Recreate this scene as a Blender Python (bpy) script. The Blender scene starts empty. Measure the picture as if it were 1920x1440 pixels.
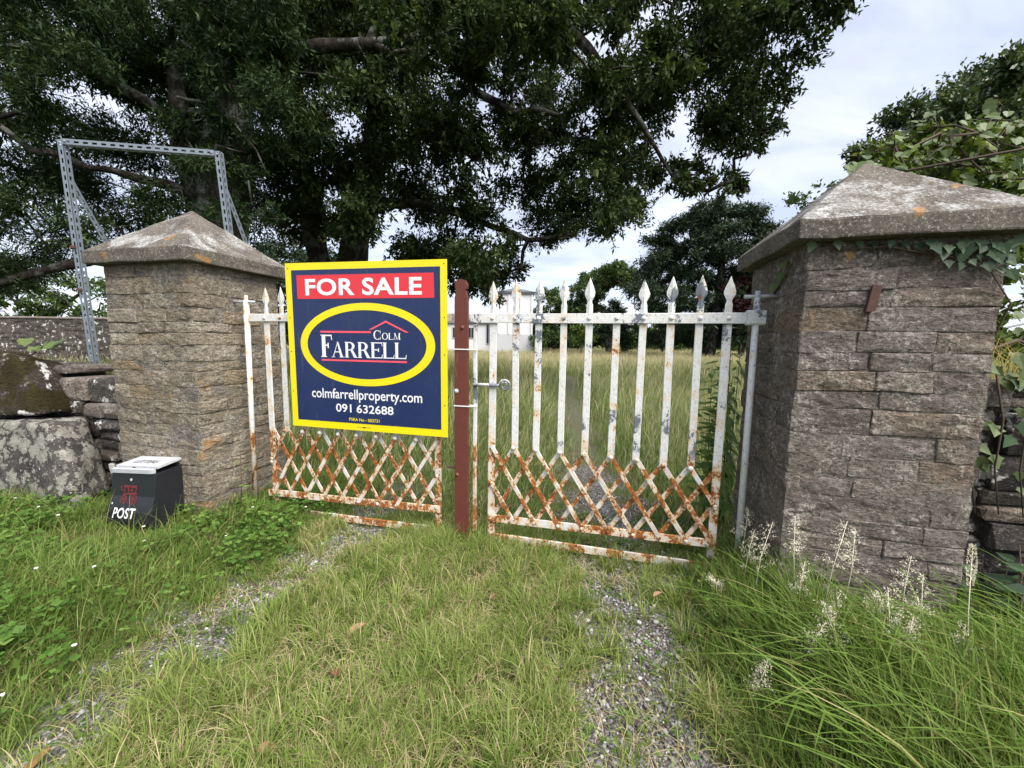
import bpy, bmesh, math, random
import numpy as np
from mathutils import Vector, Matrix

R = math.radians
scene = bpy.context.scene
random.seed(7)
rng = np.random.default_rng(11)

# ---------------------------------------------------------------- camera
cam_data = bpy.data.cameras.new("camera")
cam_data.sensor_width = 36.0
cam_data.lens = 36.0 * 721.0 / 1920.0
cam_data.clip_start = 0.05
cam_data.clip_end = 2000.0
cam = bpy.data.objects.new("camera", cam_data)
scene.collection.objects.link(cam)
_p, _r = R(6.3), R(0.8)
_fw = Vector((0, math.cos(_p), -math.sin(_p)))
_up0 = Vector((0, math.sin(_p), math.cos(_p)))
_rt0 = Vector((1, 0, 0))
_rt = _rt0 * math.cos(_r) + _up0 * math.sin(_r)
_up = _up0 * math.cos(_r) - _rt0 * math.sin(_r)
cam.matrix_world = Matrix(((_rt.x, _up.x, -_fw.x, 0.0), (_rt.y, _up.y, -_fw.y, 0.0),
                           (_rt.z, _up.z, -_fw.z, 1.46), (0, 0, 0, 1)))
scene.camera = cam

# ---------------------------------------------------------------- sky, sun, exposure
SUN = Vector((0.42, -0.46, 0.78)).normalized()
EXPOSURE = 2.45
world = bpy.data.worlds.new("World")
scene.world = world
world.use_nodes = True
wn, wl = world.node_tree.nodes, world.node_tree.links
wn.clear()
w_out = wn.new("ShaderNodeOutputWorld")
w_bg = wn.new("ShaderNodeBackground")
w_bg.inputs["Strength"].default_value = 0.12
w_sky = wn.new("ShaderNodeTexSky")
w_sky.sky_type = 'NISHITA'
w_sky.sun_disc = False
w_sky.sun_elevation = math.asin(SUN.z)
w_sky.sun_rotation = math.atan2(SUN.x, SUN.y)
w_co = wn.new("ShaderNodeTexCoord")
w_sep = wn.new("ShaderNodeSeparateXYZ")
wl.new(w_co.outputs["Generated"], w_sep.inputs[0])
w_den = wn.new("ShaderNodeMath"); w_den.operation = 'MAXIMUM'
wl.new(w_sep.outputs["Z"], w_den.inputs[0]); w_den.inputs[1].default_value = 0.0
w_den2 = wn.new("ShaderNodeMath"); w_den2.operation = 'ADD'
wl.new(w_den.outputs[0], w_den2.inputs[0]); w_den2.inputs[1].default_value = 0.22
w_div = wn.new("ShaderNodeVectorMath"); w_div.operation = 'DIVIDE'
w_cmb = wn.new("ShaderNodeCombineXYZ")
for k in range(3):
    wl.new(w_den2.outputs[0], w_cmb.inputs[k])
wl.new(w_co.outputs["Generated"], w_div.inputs[0]); wl.new(w_cmb.outputs[0], w_div.inputs[1])
w_map = wn.new("ShaderNodeMapping"); w_map.inputs["Rotation"].default_value = (0, 0, R(35)); w_map.inputs["Scale"].default_value = (1.0, 2.1, 1.0)
w_map.inputs["Location"].default_value = (2.3, 0.7, 0)
wl.new(w_div.outputs[0], w_map.inputs[0])
w_n1 = wn.new("ShaderNodeTexNoise"); w_n1.inputs["Scale"].default_value = 1.9; w_n1.inputs["Detail"].default_value = 7; w_n1.inputs["Roughness"].default_value = 0.55
w_n1.inputs["Distortion"].default_value = 0.5
wl.new(w_map.outputs[0], w_n1.inputs["Vector"])
w_r1 = wn.new("ShaderNodeValToRGB")
w_r1.color_ramp.elements[0].position = 0.36; w_r1.color_ramp.elements[0].color = (1.00, 1.06, 1.28, 1)
w_r1.color_ramp.elements[1].position = 0.66; w_r1.color_ramp.elements[1].color = (1.52, 1.57, 1.74, 1)
wl.new(w_n1.outputs["Fac"], w_r1.inputs[0])
w_mix = wn.new("ShaderNodeMixRGB"); w_mix.inputs[0].default_value = 0.90
wl.new(w_sky.outputs[0], w_mix.inputs[1]); wl.new(w_r1.outputs[0], w_mix.inputs[2])
wl.new(w_mix.outputs[0], w_bg.inputs["Color"])
wl.new(w_bg.outputs[0], w_out.inputs["Surface"])

sun_data = bpy.data.lights.new("sun", 'SUN')
sun_data.energy = 1.5
sun_data.angle = R(50)
sun_data.color = (1.0, 0.955, 0.88)
sun = bpy.data.objects.new("sun", sun_data)
scene.collection.objects.link(sun)
sun.rotation_euler = SUN.to_track_quat('Z', 'Y').to_euler()

vs = scene.view_settings
vs.view_transform = 'Standard'
vs.look = 'None'
vs.gamma = 1.0
vs.exposure = EXPOSURE
vs.use_curve_mapping = False
scene.cycles.use_denoising = True
scene.cycles.max_bounces = 6
scene.cycles.transparent_max_bounces = 6
scene.cycles.diffuse_bounces = 3

# ---------------------------------------------------------------- material helpers
class Nodes:
    def __init__(self, name):
        self.m = bpy.data.materials.new(name)
        self.m.use_nodes = True
        self.t = self.m.node_tree
        self.n, self.l = self.t.nodes, self.t.links
        self.n.clear()
        self.out = self.n.new("ShaderNodeOutputMaterial")
        self.b = self.n.new("ShaderNodeBsdfPrincipled")
        self.l.new(self.b.outputs[0], self.out.inputs[0])
        self.geo = self.n.new("ShaderNodeNewGeometry")
        self.pos = self.geo.outputs["Position"]

    def put(self, sock, v):
        if isinstance(v, (int, float)):
            sock.default_value = v
        elif isinstance(v, (tuple, list)):
            sock.default_value = (*v, 1) if len(v) == 3 and sock.type == 'RGBA' else v
        else:
            self.l.new(v, sock)

    def noise(self, scale, detail=4, rough=0.55, vec=None, dist=0.0, out="Fac"):
        k = self.n.new("ShaderNodeTexNoise")
        k.inputs["Scale"].default_value = scale
        k.inputs["Detail"].default_value = detail
        k.inputs["Roughness"].default_value = rough
        k.inputs["Distortion"].default_value = dist
        self.l.new(vec or self.pos, k.inputs["Vector"])
        return k.outputs[out]

    def voronoi(self, scale, vec=None, feature='F1', out="Distance"):
        k = self.n.new("ShaderNodeTexVoronoi")
        k.feature = feature
        k.inputs["Scale"].default_value = scale
        self.l.new(vec or self.pos, k.inputs["Vector"])
        return k.outputs[out]

    def scaled(self, s, vec=None, loc=None):
        k = self.n.new("ShaderNodeVectorMath"); k.operation = 'MULTIPLY'
        self.l.new(vec or self.pos, k.inputs[0]); k.inputs[1].default_value = s
        o = k.outputs[0]
        if loc is not None:
            a = self.n.new("ShaderNodeVectorMath"); a.operation = 'ADD'
            self.l.new(o, a.inputs[0]); self.put(a.inputs[1], loc); o = a.outputs[0]
        return o

    def math(self, op, a, b=0.0, c=None, clamp=False):
        k = self.n.new("ShaderNodeMath"); k.operation = op; k.use_clamp = clamp
        self.put(k.inputs[0], a); self.put(k.inputs[1], b)
        if c is not None:
            self.put(k.inputs[2], c)
        return k.outputs[0]

    def step(self, v, lo, hi):
        k = self.n.new("ShaderNodeMapRange"); k.clamp = True
        self.put(k.inputs[0], v); self.put(k.inputs[1], lo); self.put(k.inputs[2], hi)
        return k.outputs[0]

    def ramp(self, v, stops):
        k = self.n.new("ShaderNodeValToRGB")
        cr = k.color_ramp
        while len(cr.elements) < len(stops):
            cr.elements.new(0.5)
        for e, (p, c) in zip(cr.elements, stops):
            e.position = p; e.color = (*c, 1)
        self.l.new(v, k.inputs[0])
        return k.outputs[0]

    def mix(self, f, a, b, mode='MIX'):
        k = self.n.new("ShaderNodeMixRGB"); k.blend_type = mode
        self.put(k.inputs[0], f); self.put(k.inputs[1], a); self.put(k.inputs[2], b)
        return k.outputs[0]

    def xyz(self, axis, vec=None):
        k = self.n.new("ShaderNodeSeparateXYZ")
        self.l.new(vec or self.pos, k.inputs[0])
        return k.outputs[axis]

    def random(self):
        if not hasattr(self, 'oi'):
            self.oi = self.n.new("ShaderNodeObjectInfo")
        return self.oi.outputs["Random"]

    def attr(self, name, comp):
        k = self.n.new("ShaderNodeAttribute"); k.attribute_name = name
        s = self.n.new("ShaderNodeSeparateXYZ")
        self.l.new(k.outputs["Vector"], s.inputs[0])
        return s.outputs[comp]

    def bump(self, h, strength=0.5, dist=0.01, prev=None):
        k = self.n.new("ShaderNodeBump")
        k.inputs["Strength"].default_value = strength
        k.inputs["Distance"].default_value = dist
        self.l.new(h, k.inputs["Height"])
        if prev is not None:
            self.l.new(prev, k.inputs["Normal"])
        return k.outputs[0]

    def done(self, color, rough=0.8, normal=None, spec=0.3, metal=0.0):
        self.put(self.b.inputs["Base Color"], color)
        self.put(self.b.inputs["Roughness"], rough)
        self.b.inputs["Specular IOR Level"].default_value = spec
        self.put(self.b.inputs["Metallic"], metal)
        if normal is not None:
            self.l.new(normal, self.b.inputs["Normal"])
        return self.m


def stone_mat(name, dark, mid, light, warm, orange=0.62, speck=1.0, white=0.0, moss=0.0):
    k = Nodes(name)
    rnd = k.random()
    off = k.math('MULTIPLY', rnd, 9.0)
    cv = k.n.new("ShaderNodeCombineXYZ")
    for i in range(3):
        k.l.new(off, cv.inputs[i])
    lam = k.scaled((1, 1, 1.9), loc=cv.outputs[0])
    n1 = k.noise(7, 6, 0.65, lam)
    n2 = k.noise(38, 5, 0.7, lam)
    n3 = k.noise(150, 3, 0.6)
    c = k.ramp(n1, [(0.30, dark), (0.5, mid), (0.70, light)])
    c = k.mix(k.step(k.noise(3.1, 3), 0.52, 0.66), c, k.mix(0.55, c, warm))
    hue = k.ramp(rnd, [(0.0, tuple(a * 0.50 for a in mid)), (0.22, mid), (0.42, tuple(a * b for a, b in zip(mid, (1.15, 1.16, 1.22)))), (0.60, tuple(a * b for a, b in zip(mid, (0.80, 0.76, 0.80)))), (0.80, light), (1.0, warm)])
    c = k.mix(0.62, c, hue)
    c = k.mix(k.math('MULTIPLY', k.step(k.noise(19, 4, 0.7, lam), 0.50, 0.62), 0.65), c, dark)
    c = k.mix(k.step(n2, 0.62, 0.42), c, k.mix(0.6, c, tuple(a * 0.35 for a in dark)))
    # pale grains and lichen flecks
    fl = k.math('MULTIPLY', k.step(k.math('ADD', k.math('MULTIPLY', k.noise(44, 4, 0.8), 0.7), k.math('MULTIPLY', k.noise(6, 2), 0.3)), 0.53, 0.60), 0.66 * speck)
    c = k.mix(fl, c, (0.44, 0.41, 0.36))
    dk = k.math('MULTIPLY', k.step(k.noise(70, 4, 0.75), 0.545, 0.62), 0.8)
    c = k.mix(dk, c, (0.035, 0.03, 0.028))
    if white:
        wp = k.step(k.math('ADD', k.noise(5.3, 5, 0.6), k.math('MULTIPLY', k.noise(45, 2), 0.18)), 0.70 - 0.1 * white, 0.74 - 0.1 * white)
        c = k.mix(wp, c, (0.58, 0.57, 0.54))
    op = k.step(k.math('ADD', k.noise(4.4, 3, 0.6, k.scaled((1, 1, 1), loc=(3.1, 7.7, 1.3))), k.math('MULTIPLY', k.noise(60, 3), 0.14)), orange, orange + 0.05)
    c = k.mix(k.math('MULTIPLY', op, 0.6), c, (0.33, 0.17, 0.05))
    if moss:
        mp = k.step(k.math('ADD', k.noise(4.0, 4), k.math('MULTIPLY', k.xyz(2, k.geo.outputs["Normal"]), 0.16)), 0.60 - 0.1 * moss, 0.68 - 0.1 * moss)
        c = k.mix(mp, c, k.ramp(n2, [(0.35, (0.014, 0.010, 0.006)), (0.65, (0.038, 0.033, 0.010))]))
    h = k.math('ADD', k.math('MULTIPLY', n1, 0.9), k.math('MULTIPLY', n2, 0.55))
    nb = k.bump(h, 1.0, 0.030)
    nb = k.bump(n3, 0.5, 0.005, nb)
    return k.done(c, 0.95, nb, 0.15)


def cap_mat(name):
    k = Nodes(name)
    n1 = k.noise(5, 6, 0.6)
    n2 = k.noise(75, 4, 0.75)
    up = k.xyz(2, k.geo.outputs["Normal"])
    c = k.ramp(n1, [(0.3, (0.058, 0.050, 0.042)), (0.6, (0.13, 0.112, 0.094))])
    fl = k.step(n2, 0.56, 0.64)
    c = k.mix(k.math('MULTIPLY', fl, 0.75), c, (0.36, 0.34, 0.31))
    c = k.mix(k.math('MULTIPLY', k.step(n2, 0.44, 0.36), 0.7), c, (0.03, 0.028, 0.026))
    # white lichen crust that grows on the slopes
    w = k.math('ADD', k.math('MULTIPLY', k.noise(3.6, 5, 0.62, dist=0.6), 1.0), k.math('MULTIPLY', n2, 0.22))
    w = k.math('MULTIPLY', k.step(w, 0.60, 0.73), k.step(up, 0.25, 0.5))
    c = k.mix(k.math('MULTIPLY', w, 0.8), c, k.ramp(k.noise(60, 4, 0.8), [(0.40, (0.13, 0.125, 0.115)), (0.55, (0.42, 0.42, 0.41)), (0.70, (0.66, 0.66, 0.66))]))
    o = k.step(k.math('ADD', k.noise(5.5, 2, 0.5, k.scaled((1, 1, 1), loc=(1.7, 4.2, 0.6))), k.math('MULTIPLY', n2, 0.10)), 0.725, 0.765)
    c = k.mix(k.math('MULTIPLY', o, 0.6), c, (0.34, 0.17, 0.04))
    h = k.math('ADD', k.math('MULTIPLY', n1, 0.5), n2)
    return k.done(c, 0.95, k.bump(h, 0.8, 0.008), 0.15)


def paint_mat(name, rust_top, rust_low, z_mid=0.75, grey=0.66):
    """Old white paint over iron: flaking grey primer and rust, rustier below z_mid."""
    k = Nodes(name)
    cv = k.n.new("ShaderNodeCombineXYZ")
    k.l.new(k.math('MULTIPLY', k.random(), 7.0), cv.inputs[0])
    p = k.scaled((1, 1, 0.75), loc=cv.outputs[0])
    n1 = k.noise(11, 5, 0.65, p)
    n2 = k.noise(70, 4, 0.7, p)
    n3 = k.noise(5, 3, 0.5, p)
    low = k.step(k.xyz(2), z_mid + 0.05, z_mid - 0.10)
    thr = k.math('ADD', rust_top, k.math('MULTIPLY', low, rust_low - rust_top))
    rv = k.math('ADD', k.math('MULTIPLY', n1, 0.75), k.math('MULTIPLY', n2, 0.35))
    thr2 = k.math('ADD', thr, 0.035)
    rust = k.step(rv, thr, thr2)
    white = k.ramp(n2, [(0.30, (0.30, 0.30, 0.29)), (0.42, (0.58, 0.58, 0.57)), (0.7, (0.70, 0.70, 0.69))])
    stain = k.math('MULTIPLY', k.step(rv, k.math('SUBTRACT', thr, 0.085), thr), 0.75)
    white = k.mix(stain, white, (0.62, 0.40, 0.17))
    g1 = k.step(k.math('ADD', k.math('MULTIPLY', n3, 0.7), k.math('MULTIPLY', n2, 0.30)), grey * 0.97, grey)
    g1 = k.math('MULTIPLY', g1, k.math('SUBTRACT', 1.0, k.math('MULTIPLY', low, 0.8)))
    spots = k.step(k.noise(95, 2, 0.5, p), 0.69, 0.72)
    white = k.mix(spots, white, (0.10, 0.09, 0.085))
    c = k.mix(g1, white, (0.13, 0.145, 0.17))
    rc = k.ramp(k.noise(34, 4, 0.7), [(0.28, (0.045, 0.017, 0.010)), (0.46, (0.21, 0.066, 0.017)), (0.62, (0.37, 0.150, 0.036)), (0.75, (0.50, 0.30, 0.12))])
    c = k.mix(rust, c, rc)
    h = k.math('SUBTRACT', k.math('SUBTRACT', k.math('MULTIPLY', n2, 0.35), k.math('MULTIPLY', rust, 0.5)), k.math('MULTIPLY', g1, 0.4))
    return k.done(c, k.math('ADD', 0.45, k.math('MULTIPLY', rust, 0.4)), k.bump(h, 0.7, 0.004), 0.35)


def plain_mat(name, color, rough=0.6, var=0.12, scale=30, spec=0.35, metal=0.0, bump=0.15):
    k = Nodes(name)
    n = k.noise(scale, 5, 0.6)
    c = k.mix(n, tuple(a * (1 - var) for a in color), tuple(min(1, a * (1 + var)) for a in color))
    return k.done(c, rough, k.bump(n, bump, 0.002), spec, metal)


def leaf_mat(name, stops, rough=0.6, trans=0.35, dry=None, spec=0.12):
    """Leaf or blade: per-leaf hue from the 'tint' attribute, straw share in its second channel."""
    k = Nodes(name)
    c = k.ramp(k.attr("tint", 0), stops)
    if dry is not None:
        c = k.mix(k.attr("tint", 1), c, dry)
    k.done(c, rough, None, spec)
    tr = k.n.new("ShaderNodeBsdfTranslucent")
    k.l.new(k.mix(1.0, c, (1.0, 1.0, 0.55), 'MULTIPLY'), tr.inputs["Color"])
    mx = k.n.new("ShaderNodeMixShader"); mx.inputs[0].default_value = trans
    k.l.new(k.b.outputs[0], mx.inputs[1]); k.l.new(tr.outputs[0], mx.inputs[2])
    k.l.new(mx.outputs[0], k.out.inputs[0])
    return k.m


def single_leaf_mat(name, a, b, rough=0.45, trans=0.3):
    k = Nodes(name)
    n = k.noise(40, 3)
    c = k.mix(k.random(), a, b)
    c = k.mix(k.math('MULTIPLY', n, 0.5), c, tuple(v * 0.5 for v in a))
    k.done(c, rough, k.bump(n, 0.3, 0.002), 0.3)
    tr = k.n.new("ShaderNodeBsdfTranslucent"); k.l.new(c, tr.inputs["Color"])
    mx = k.n.new("ShaderNodeMixShader"); mx.inputs[0].default_value = trans
    k.l.new(k.b.outputs[0], mx.inputs[1]); k.l.new(tr.outputs[0], mx.inputs[2])
    k.l.new(mx.outputs[0], k.out.inputs[0])
    return k.m


def bark_mat(name, a, b, lichen=0.0, ivy=0.0):
    k = Nodes(name)
    v = k.scaled((1, 1, 0.22))
    n1 = k.noise(14, 6, 0.7, v, dist=0.8)
    n2 = k.noise(3.5, 4)
    c = k.ramp(n1, [(0.32, tuple(x * 0.35 for x in a)), (0.5, a), (0.68, b)])
    if lichen:
        c = k.mix(k.math('MULTIPLY', k.step(k.math('ADD', n2, k.math('MULTIPLY', k.noise(30, 3), 0.2)), 0.60, 0.70), lichen), c, (0.34, 0.35, 0.32))
    return k.done(c, 0.95, k.bump(n1, 1.0, 0.04), 0.1)


M = {}
M['stone_warm'] = stone_mat('weathered_limestone_buff', (0.15, 0.122, 0.088), (0.33, 0.278, 0.205), (0.45, 0.40, 0.325), (0.36, 0.24, 0.12), 0.715, 0.9, 0.0)
M['stone_brown'] = stone_mat('weathered_sandstone_brown', (0.105, 0.087, 0.077), (0.225, 0.190, 0.168), (0.34, 0.298, 0.268), (0.24, 0.17, 0.11), 0.755, 1.0, 0.0)
M['stone_dark'] = stone_mat('dark_field_stone', (0.035, 0.031, 0.029), (0.075, 0.066, 0.060), (0.14, 0.125, 0.11), (0.11, 0.08, 0.06), 0.78, 0.6, 0.12)
M['stone_moss'] = stone_mat('mossy_field_stone', (0.04, 0.03, 0.026), (0.085, 0.066, 0.055), (0.13, 0.105, 0.09), (0.10, 0.07, 0.05), 0.82, 0.6, 0.1, 0.75)
M['mortar'] = stone_mat('old_lime_mortar', (0.11, 0.094, 0.078), (0.23, 0.20, 0.168), (0.33, 0.295, 0.255), (0.20, 0.165, 0.12), 0.76, 0.8)
M['cap'] = cap_mat('lichened_concrete_cap')


def lichen_boulder_mat():
    k = Nodes('lichen_covered_boulder')
    n1 = k.noise(9, 5, 0.65)
    wv = k.n.new('ShaderNodeVectorMath'); wv.operation = 'MULTIPLY_ADD'; k.l.new(k.noise(16, 4, 0.7, out='Color'), wv.inputs[0]); wv.inputs[1].default_value = (0.16, 0.16, 0.16); k.l.new(k.pos, wv.inputs[2])
    d = k.math('ADD', k.voronoi(7.5, wv.outputs[0]), k.math('MULTIPLY', k.noise(26, 4, 0.7), 0.34))
    c = k.ramp(n1, [(0.3, (0.025, 0.023, 0.022)), (0.6, (0.070, 0.064, 0.060)), (0.75, (0.14, 0.125, 0.115))])
    d2 = k.math('ADD', k.voronoi(15, wv.outputs[0]), k.math('MULTIPLY', k.noise(40, 3), 0.30))
    ring = k.math('MULTIPLY', k.math('MAXIMUM', k.step(d, 0.66, 0.60), k.step(d2, 0.50, 0.44)), k.step(k.noise(85, 3, 0.7), 0.66, 0.60))
    c = k.mix(ring, c, k.ramp(k.noise(18, 4), [(0.3, (0.155, 0.148, 0.125)), (0.7, (0.27, 0.262, 0.228))]))
    c = k.mix(k.step(k.noise(70, 3), 0.66, 0.70), c, (0.6, 0.59, 0.56))
    return k.done(c, 0.95, k.bump(k.math('ADD', n1, k.math('MULTIPLY', ring, 0.15)), 0.8, 0.02), 0.15)


M['boulder'] = lichen_boulder_mat()
M['paint_right'] = paint_mat('white_paint_rusting_lower', 0.665, 0.535, 0.74, 0.575)
M['paint_left'] = paint_mat('white_paint_heavy_rust', 0.655, 0.535, 0.76, 0.68)
M['paint_pole'] = paint_mat('white_paint_worn_pole', 0.71, 0.68, 0.4, 0.575)


def red_post_mat():
    k = Nodes('red_oxide_paint')
    n = k.noise(25, 5, 0.6)
    c = k.mix(n, (0.085, 0.024, 0.017), (0.135, 0.038, 0.025))
    s = k.scaled((30, 30, 3))
    c = k.mix(k.math('MULTIPLY', k.step(k.noise(1.0, 4, 0.6, s), 0.66, 0.74), 0.7), c, (0.46, 0.15, 0.06))
    c = k.mix(k.step(k.noise(60, 3), 0.70, 0.74), c, (0.05, 0.02, 0.016))
    return k.done(c, 0.55, k.bump(n, 0.3, 0.003), 0.35)


M['red_post'] = red_post_mat()
M['galv'] = plain_mat('galvanised_steel', (0.19, 0.22, 0.255), 0.5, 0.18, 25, 0.5, 0.35)
M['rusty'] = plain_mat('rusted_iron', (0.085, 0.046, 0.040), 0.9, 0.4, 40, 0.2)
M['navy'] = plain_mat('navy_print', (0.010, 0.022, 0.085), 0.32, 0.10, 6, 0.45, 0, 0.02)
M['yellow'] = plain_mat('yellow_print', (0.86, 0.72, 0.005), 0.35, 0.04, 6, 0.4, 0, 0.02)
M['red'] = plain_mat('red_print', (0.74, 0.032, 0.045), 0.35, 0.05, 6, 0.4, 0, 0.02)
M['pink'] = plain_mat('rose_print', (0.75, 0.085, 0.12), 0.35, 0.05, 6, 0.4, 0, 0.02)
M['white_print'] = plain_mat('white_print', (0.72, 0.72, 0.74), 0.35, 0.02, 6, 0.4, 0, 0.02)
def print_mat(name, color):
    k = Nodes(name)
    n = k.noise(3.0, 5, 0.65)
    st = k.noise(1.0, 5, 0.7, k.scaled((26, 26, 2.2)))
    c = k.mix(k.math('MULTIPLY', k.step(n, 0.45, 0.75), 0.22), color, tuple(0.75 * a + 0.03 for a in color))
    c = k.mix(k.math('MULTIPLY', k.step(st, 0.58, 0.78), 0.20), c, (0.22, 0.20, 0.17))
    c = k.mix(k.math('MULTIPLY', k.step(k.noise(160, 2), 0.71, 0.74), 0.5), c, (0.30, 0.28, 0.25))
    return k.done(c, k.math('ADD', 0.22, k.math('MULTIPLY', n, 0.3)), k.bump(k.noise(1.6, 2), 0.15, 0.02), 0.45)


M['navy'] = print_mat('navy_print', (0.010, 0.022, 0.085))
M['yellow'] = print_mat('yellow_print', (0.74, 0.61, 0.006))
M['red'] = print_mat('red_print', (0.62, 0.028, 0.040))
M['sign_back'] = plain_mat('sign_backing', (0.6, 0.6, 0.58), 0.5, 0.06, 10, 0.3)
M['black'] = plain_mat('black_painted_metal', (0.013, 0.014, 0.018), 0.33, 0.3, 18, 0.5, 0, 0.25)
M['worn_white'] = plain_mat('worn_white_paint', (0.40, 0.41, 0.43), 0.6, 0.28, 35, 0.3)
M['emblem'] = plain_mat('faded_red_paint', (0.17, 0.024, 0.028), 0.6, 0.4, 60)
M['tie'] = plain_mat('white_nylon', (0.75, 0.75, 0.74), 0.5, 0.04, 20)
M['bark'] = bark_mat('dark_bark', (0.022, 0.019, 0.016), (0.050, 0.044, 0.038), 0.2)
M['bark_grey'] = bark_mat('grey_trunk_bark', (0.030, 0.028, 0.025), (0.066, 0.062, 0.057), 0.35)
M['bark_dead'] = bark_mat('dead_limb_bark', (0.042, 0.035, 0.029), (0.092, 0.080, 0.068), 0.4)
M['oak_leaf'] = leaf_mat('oak_leaf', [(0.0, (0.014, 0.024, 0.008)), (0.45, (0.030, 0.049, 0.015)), (0.75, (0.064, 0.088, 0.029)), (1.0, (0.145, 0.170, 0.068))], 0.6, 0.22)
M['yew_leaf'] = leaf_mat('conifer_leaf', [(0.0, (0.011, 0.024, 0.009)), (0.5, (0.023, 0.044, 0.016)), (1.0, (0.075, 0.105, 0.034))], 0.65, 0.18)
M['bush_leaf'] = leaf_mat('bush_leaf', [(0.0, (0.030, 0.055, 0.018)), (0.5, (0.060, 0.100, 0.030)), (1.0, (0.13, 0.18, 0.055))], 0.5, 0.3)
M['bright_leaf'] = leaf_mat('bright_bush_leaf', [(0.0, (0.06, 0.10, 0.02)), (0.5, (0.11, 0.16, 0.035)), (1.0, (0.20, 0.24, 0.06))], 0.5, 0.35)
M['cedar_leaf'] = leaf_mat('cedar_leaf', [(0.0, (0.018, 0.032, 0.019)), (0.6, (0.032, 0.052, 0.029)), (1.0, (0.070, 0.088, 0.045))], 0.6, 0.15)
M['copper_leaf'] = leaf_mat('copper_leaf', [(0.0, (0.020, 0.008, 0.010)), (1.0, (0.065, 0.022, 0.026))], 0.5, 0.2)
M['holly_leaf'] = leaf_mat('glossy_evergreen_leaf', [(0.0, (0.030, 0.055, 0.022)), (0.5, (0.062, 0.098, 0.036)), (0.85, (0.12, 0.16, 0.060)), (1.0, (0.26, 0.28, 0.13))], 0.32, 0.2, spec=0.5)
M['vine_leaf'] = single_leaf_mat('vine_leaf', (0.070, 0.115, 0.032), (0.155, 0.20, 0.065))
M['ivy_leaf'] = single_leaf_mat('ivy_leaf', (0.030, 0.060, 0.028), (0.065, 0.115, 0.050), 0.55, 0.15)
M['stem'] = plain_mat('woody_stem', (0.075, 0.055, 0.04), 0.9, 0.3)
M['dead_leaf'] = single_leaf_mat('dead_leaf', (0.30, 0.15, 0.075), (0.40, 0.25, 0.15), 0.7, 0.2)
M['grass'] = leaf_mat('meadow_grass', [(0.0, (0.062, 0.115, 0.018)), (0.35, (0.120, 0.192, 0.032)), (0.7, (0.185, 0.262, 0.054)), (1.0, (0.28, 0.34, 0.10))], 0.5, 0.35, (0.55, 0.44, 0.27))
M['meadow'] = leaf_mat('tall_meadow_grass', [(0.0, (0.070, 0.108, 0.030)), (0.35, (0.120, 0.185, 0.048)), (0.7, (0.185, 0.255, 0.075)), (1.0, (0.30, 0.36, 0.14))], 0.5, 0.4, (0.58, 0.49, 0.32))
M['weed_leaf'] = single_leaf_mat('willowherb_leaf', (0.095, 0.17, 0.028), (0.17, 0.25, 0.05))
M['verge'] = leaf_mat('verge_grass', [(0.0, (0.055, 0.105, 0.018)), (0.4, (0.110, 0.185, 0.034)), (0.75, (0.165, 0.25, 0.055)), (1.0, (0.25, 0.31, 0.095))], 0.45, 0.35, (0.40, 0.32, 0.16))
M['clover'] = leaf_mat('clover_leaf', [(0.0, (0.045, 0.100, 0.016)), (0.5, (0.085, 0.165, 0.030)), (1.0, (0.17, 0.25, 0.060))], 0.5, 0.3)
M['seed'] = plain_mat('seed_head', (0.62, 0.57, 0.44), 0.8, 0.2, 60)
M['petal'] = plain_mat('white_petal', (0.80, 0.80, 0.76), 0.7, 0.05)
M['house'] = plain_mat('white_render', (0.60, 0.60, 0.615), 0.8, 0.08, 1.2)
M['house_grey'] = plain_mat('grey_plinth', (0.44, 0.445, 0.46), 0.8, 0.1, 1.2)
M['slate'] = plain_mat('slate_roof', (0.10, 0.105, 0.12), 0.6, 0.2, 4)
M['dark_glass'] = plain_mat('dark_window', (0.02, 0.022, 0.027), 0.15, 0.1, 4, 0.5)


def pebble_mat():
    k = Nodes('gravel_pebble')
    v = k.attr("tint", 0)
    c = k.ramp(v, [(0.0, (0.07, 0.062, 0.055)), (0.5, (0.17, 0.165, 0.165)), (0.85, (0.29, 0.283, 0.285)), (1.0, (0.50, 0.48, 0.46))])
    return k.done(c, 0.8, k.bump(k.noise(200, 2), 0.3, 0.002), 0.25)


M['pebble'] = pebble_mat()


def ground_mat():
    k = Nodes('earth_and_thatch')
    n1 = k.noise(2.5, 5, 0.6); n2 = k.noise(28, 5, 0.7); n3 = k.noise(120, 3, 0.7)
    c = k.ramp(n2, [(0.30, (0.028, 0.022, 0.012)), (0.5, (0.075, 0.062, 0.028)), (0.7, (0.14, 0.115, 0.055))])
    g = k.ramp(n3, [(0.3, (0.035, 0.055, 0.012)), (0.7, (0.085, 0.115, 0.028))])
    c = k.mix(k.step(n1, 0.40, 0.58), c, g)
    rut = k.attr("tint", 0)
    peb = k.voronoi(85, out="Color")
    gp = k.ramp(k.xyz(0, peb), [(0.0, (0.07, 0.066, 0.06)), (0.6, (0.17, 0.165, 0.165)), (1.0, (0.30, 0.295, 0.30))])
    gp = k.mix(k.step(n2, 0.45, 0.60), gp, (0.085, 0.065, 0.04))
    c = k.mix(rut, c, gp)
    h = k.math('ADD', n2, k.math('MULTIPLY', k.math('SUBTRACT', 1.0, k.voronoi(85)), rut))
    return k.done(c, 0.95, k.bump(h, 0.8, 0.015), 0.1)


M['ground'] = ground_mat()

# ---------------------------------------------------------------- object helpers
COL = scene.collection
GA = math.atan(-0.24)                       # the gate line runs a little towards the camera on the right
GO = Vector((0.0, 2.66, 0.0))
GU = Vector((math.cos(GA), math.sin(GA), 0.0))
GN = Vector((-math.sin(GA), math.cos(GA), 0.0))


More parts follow.
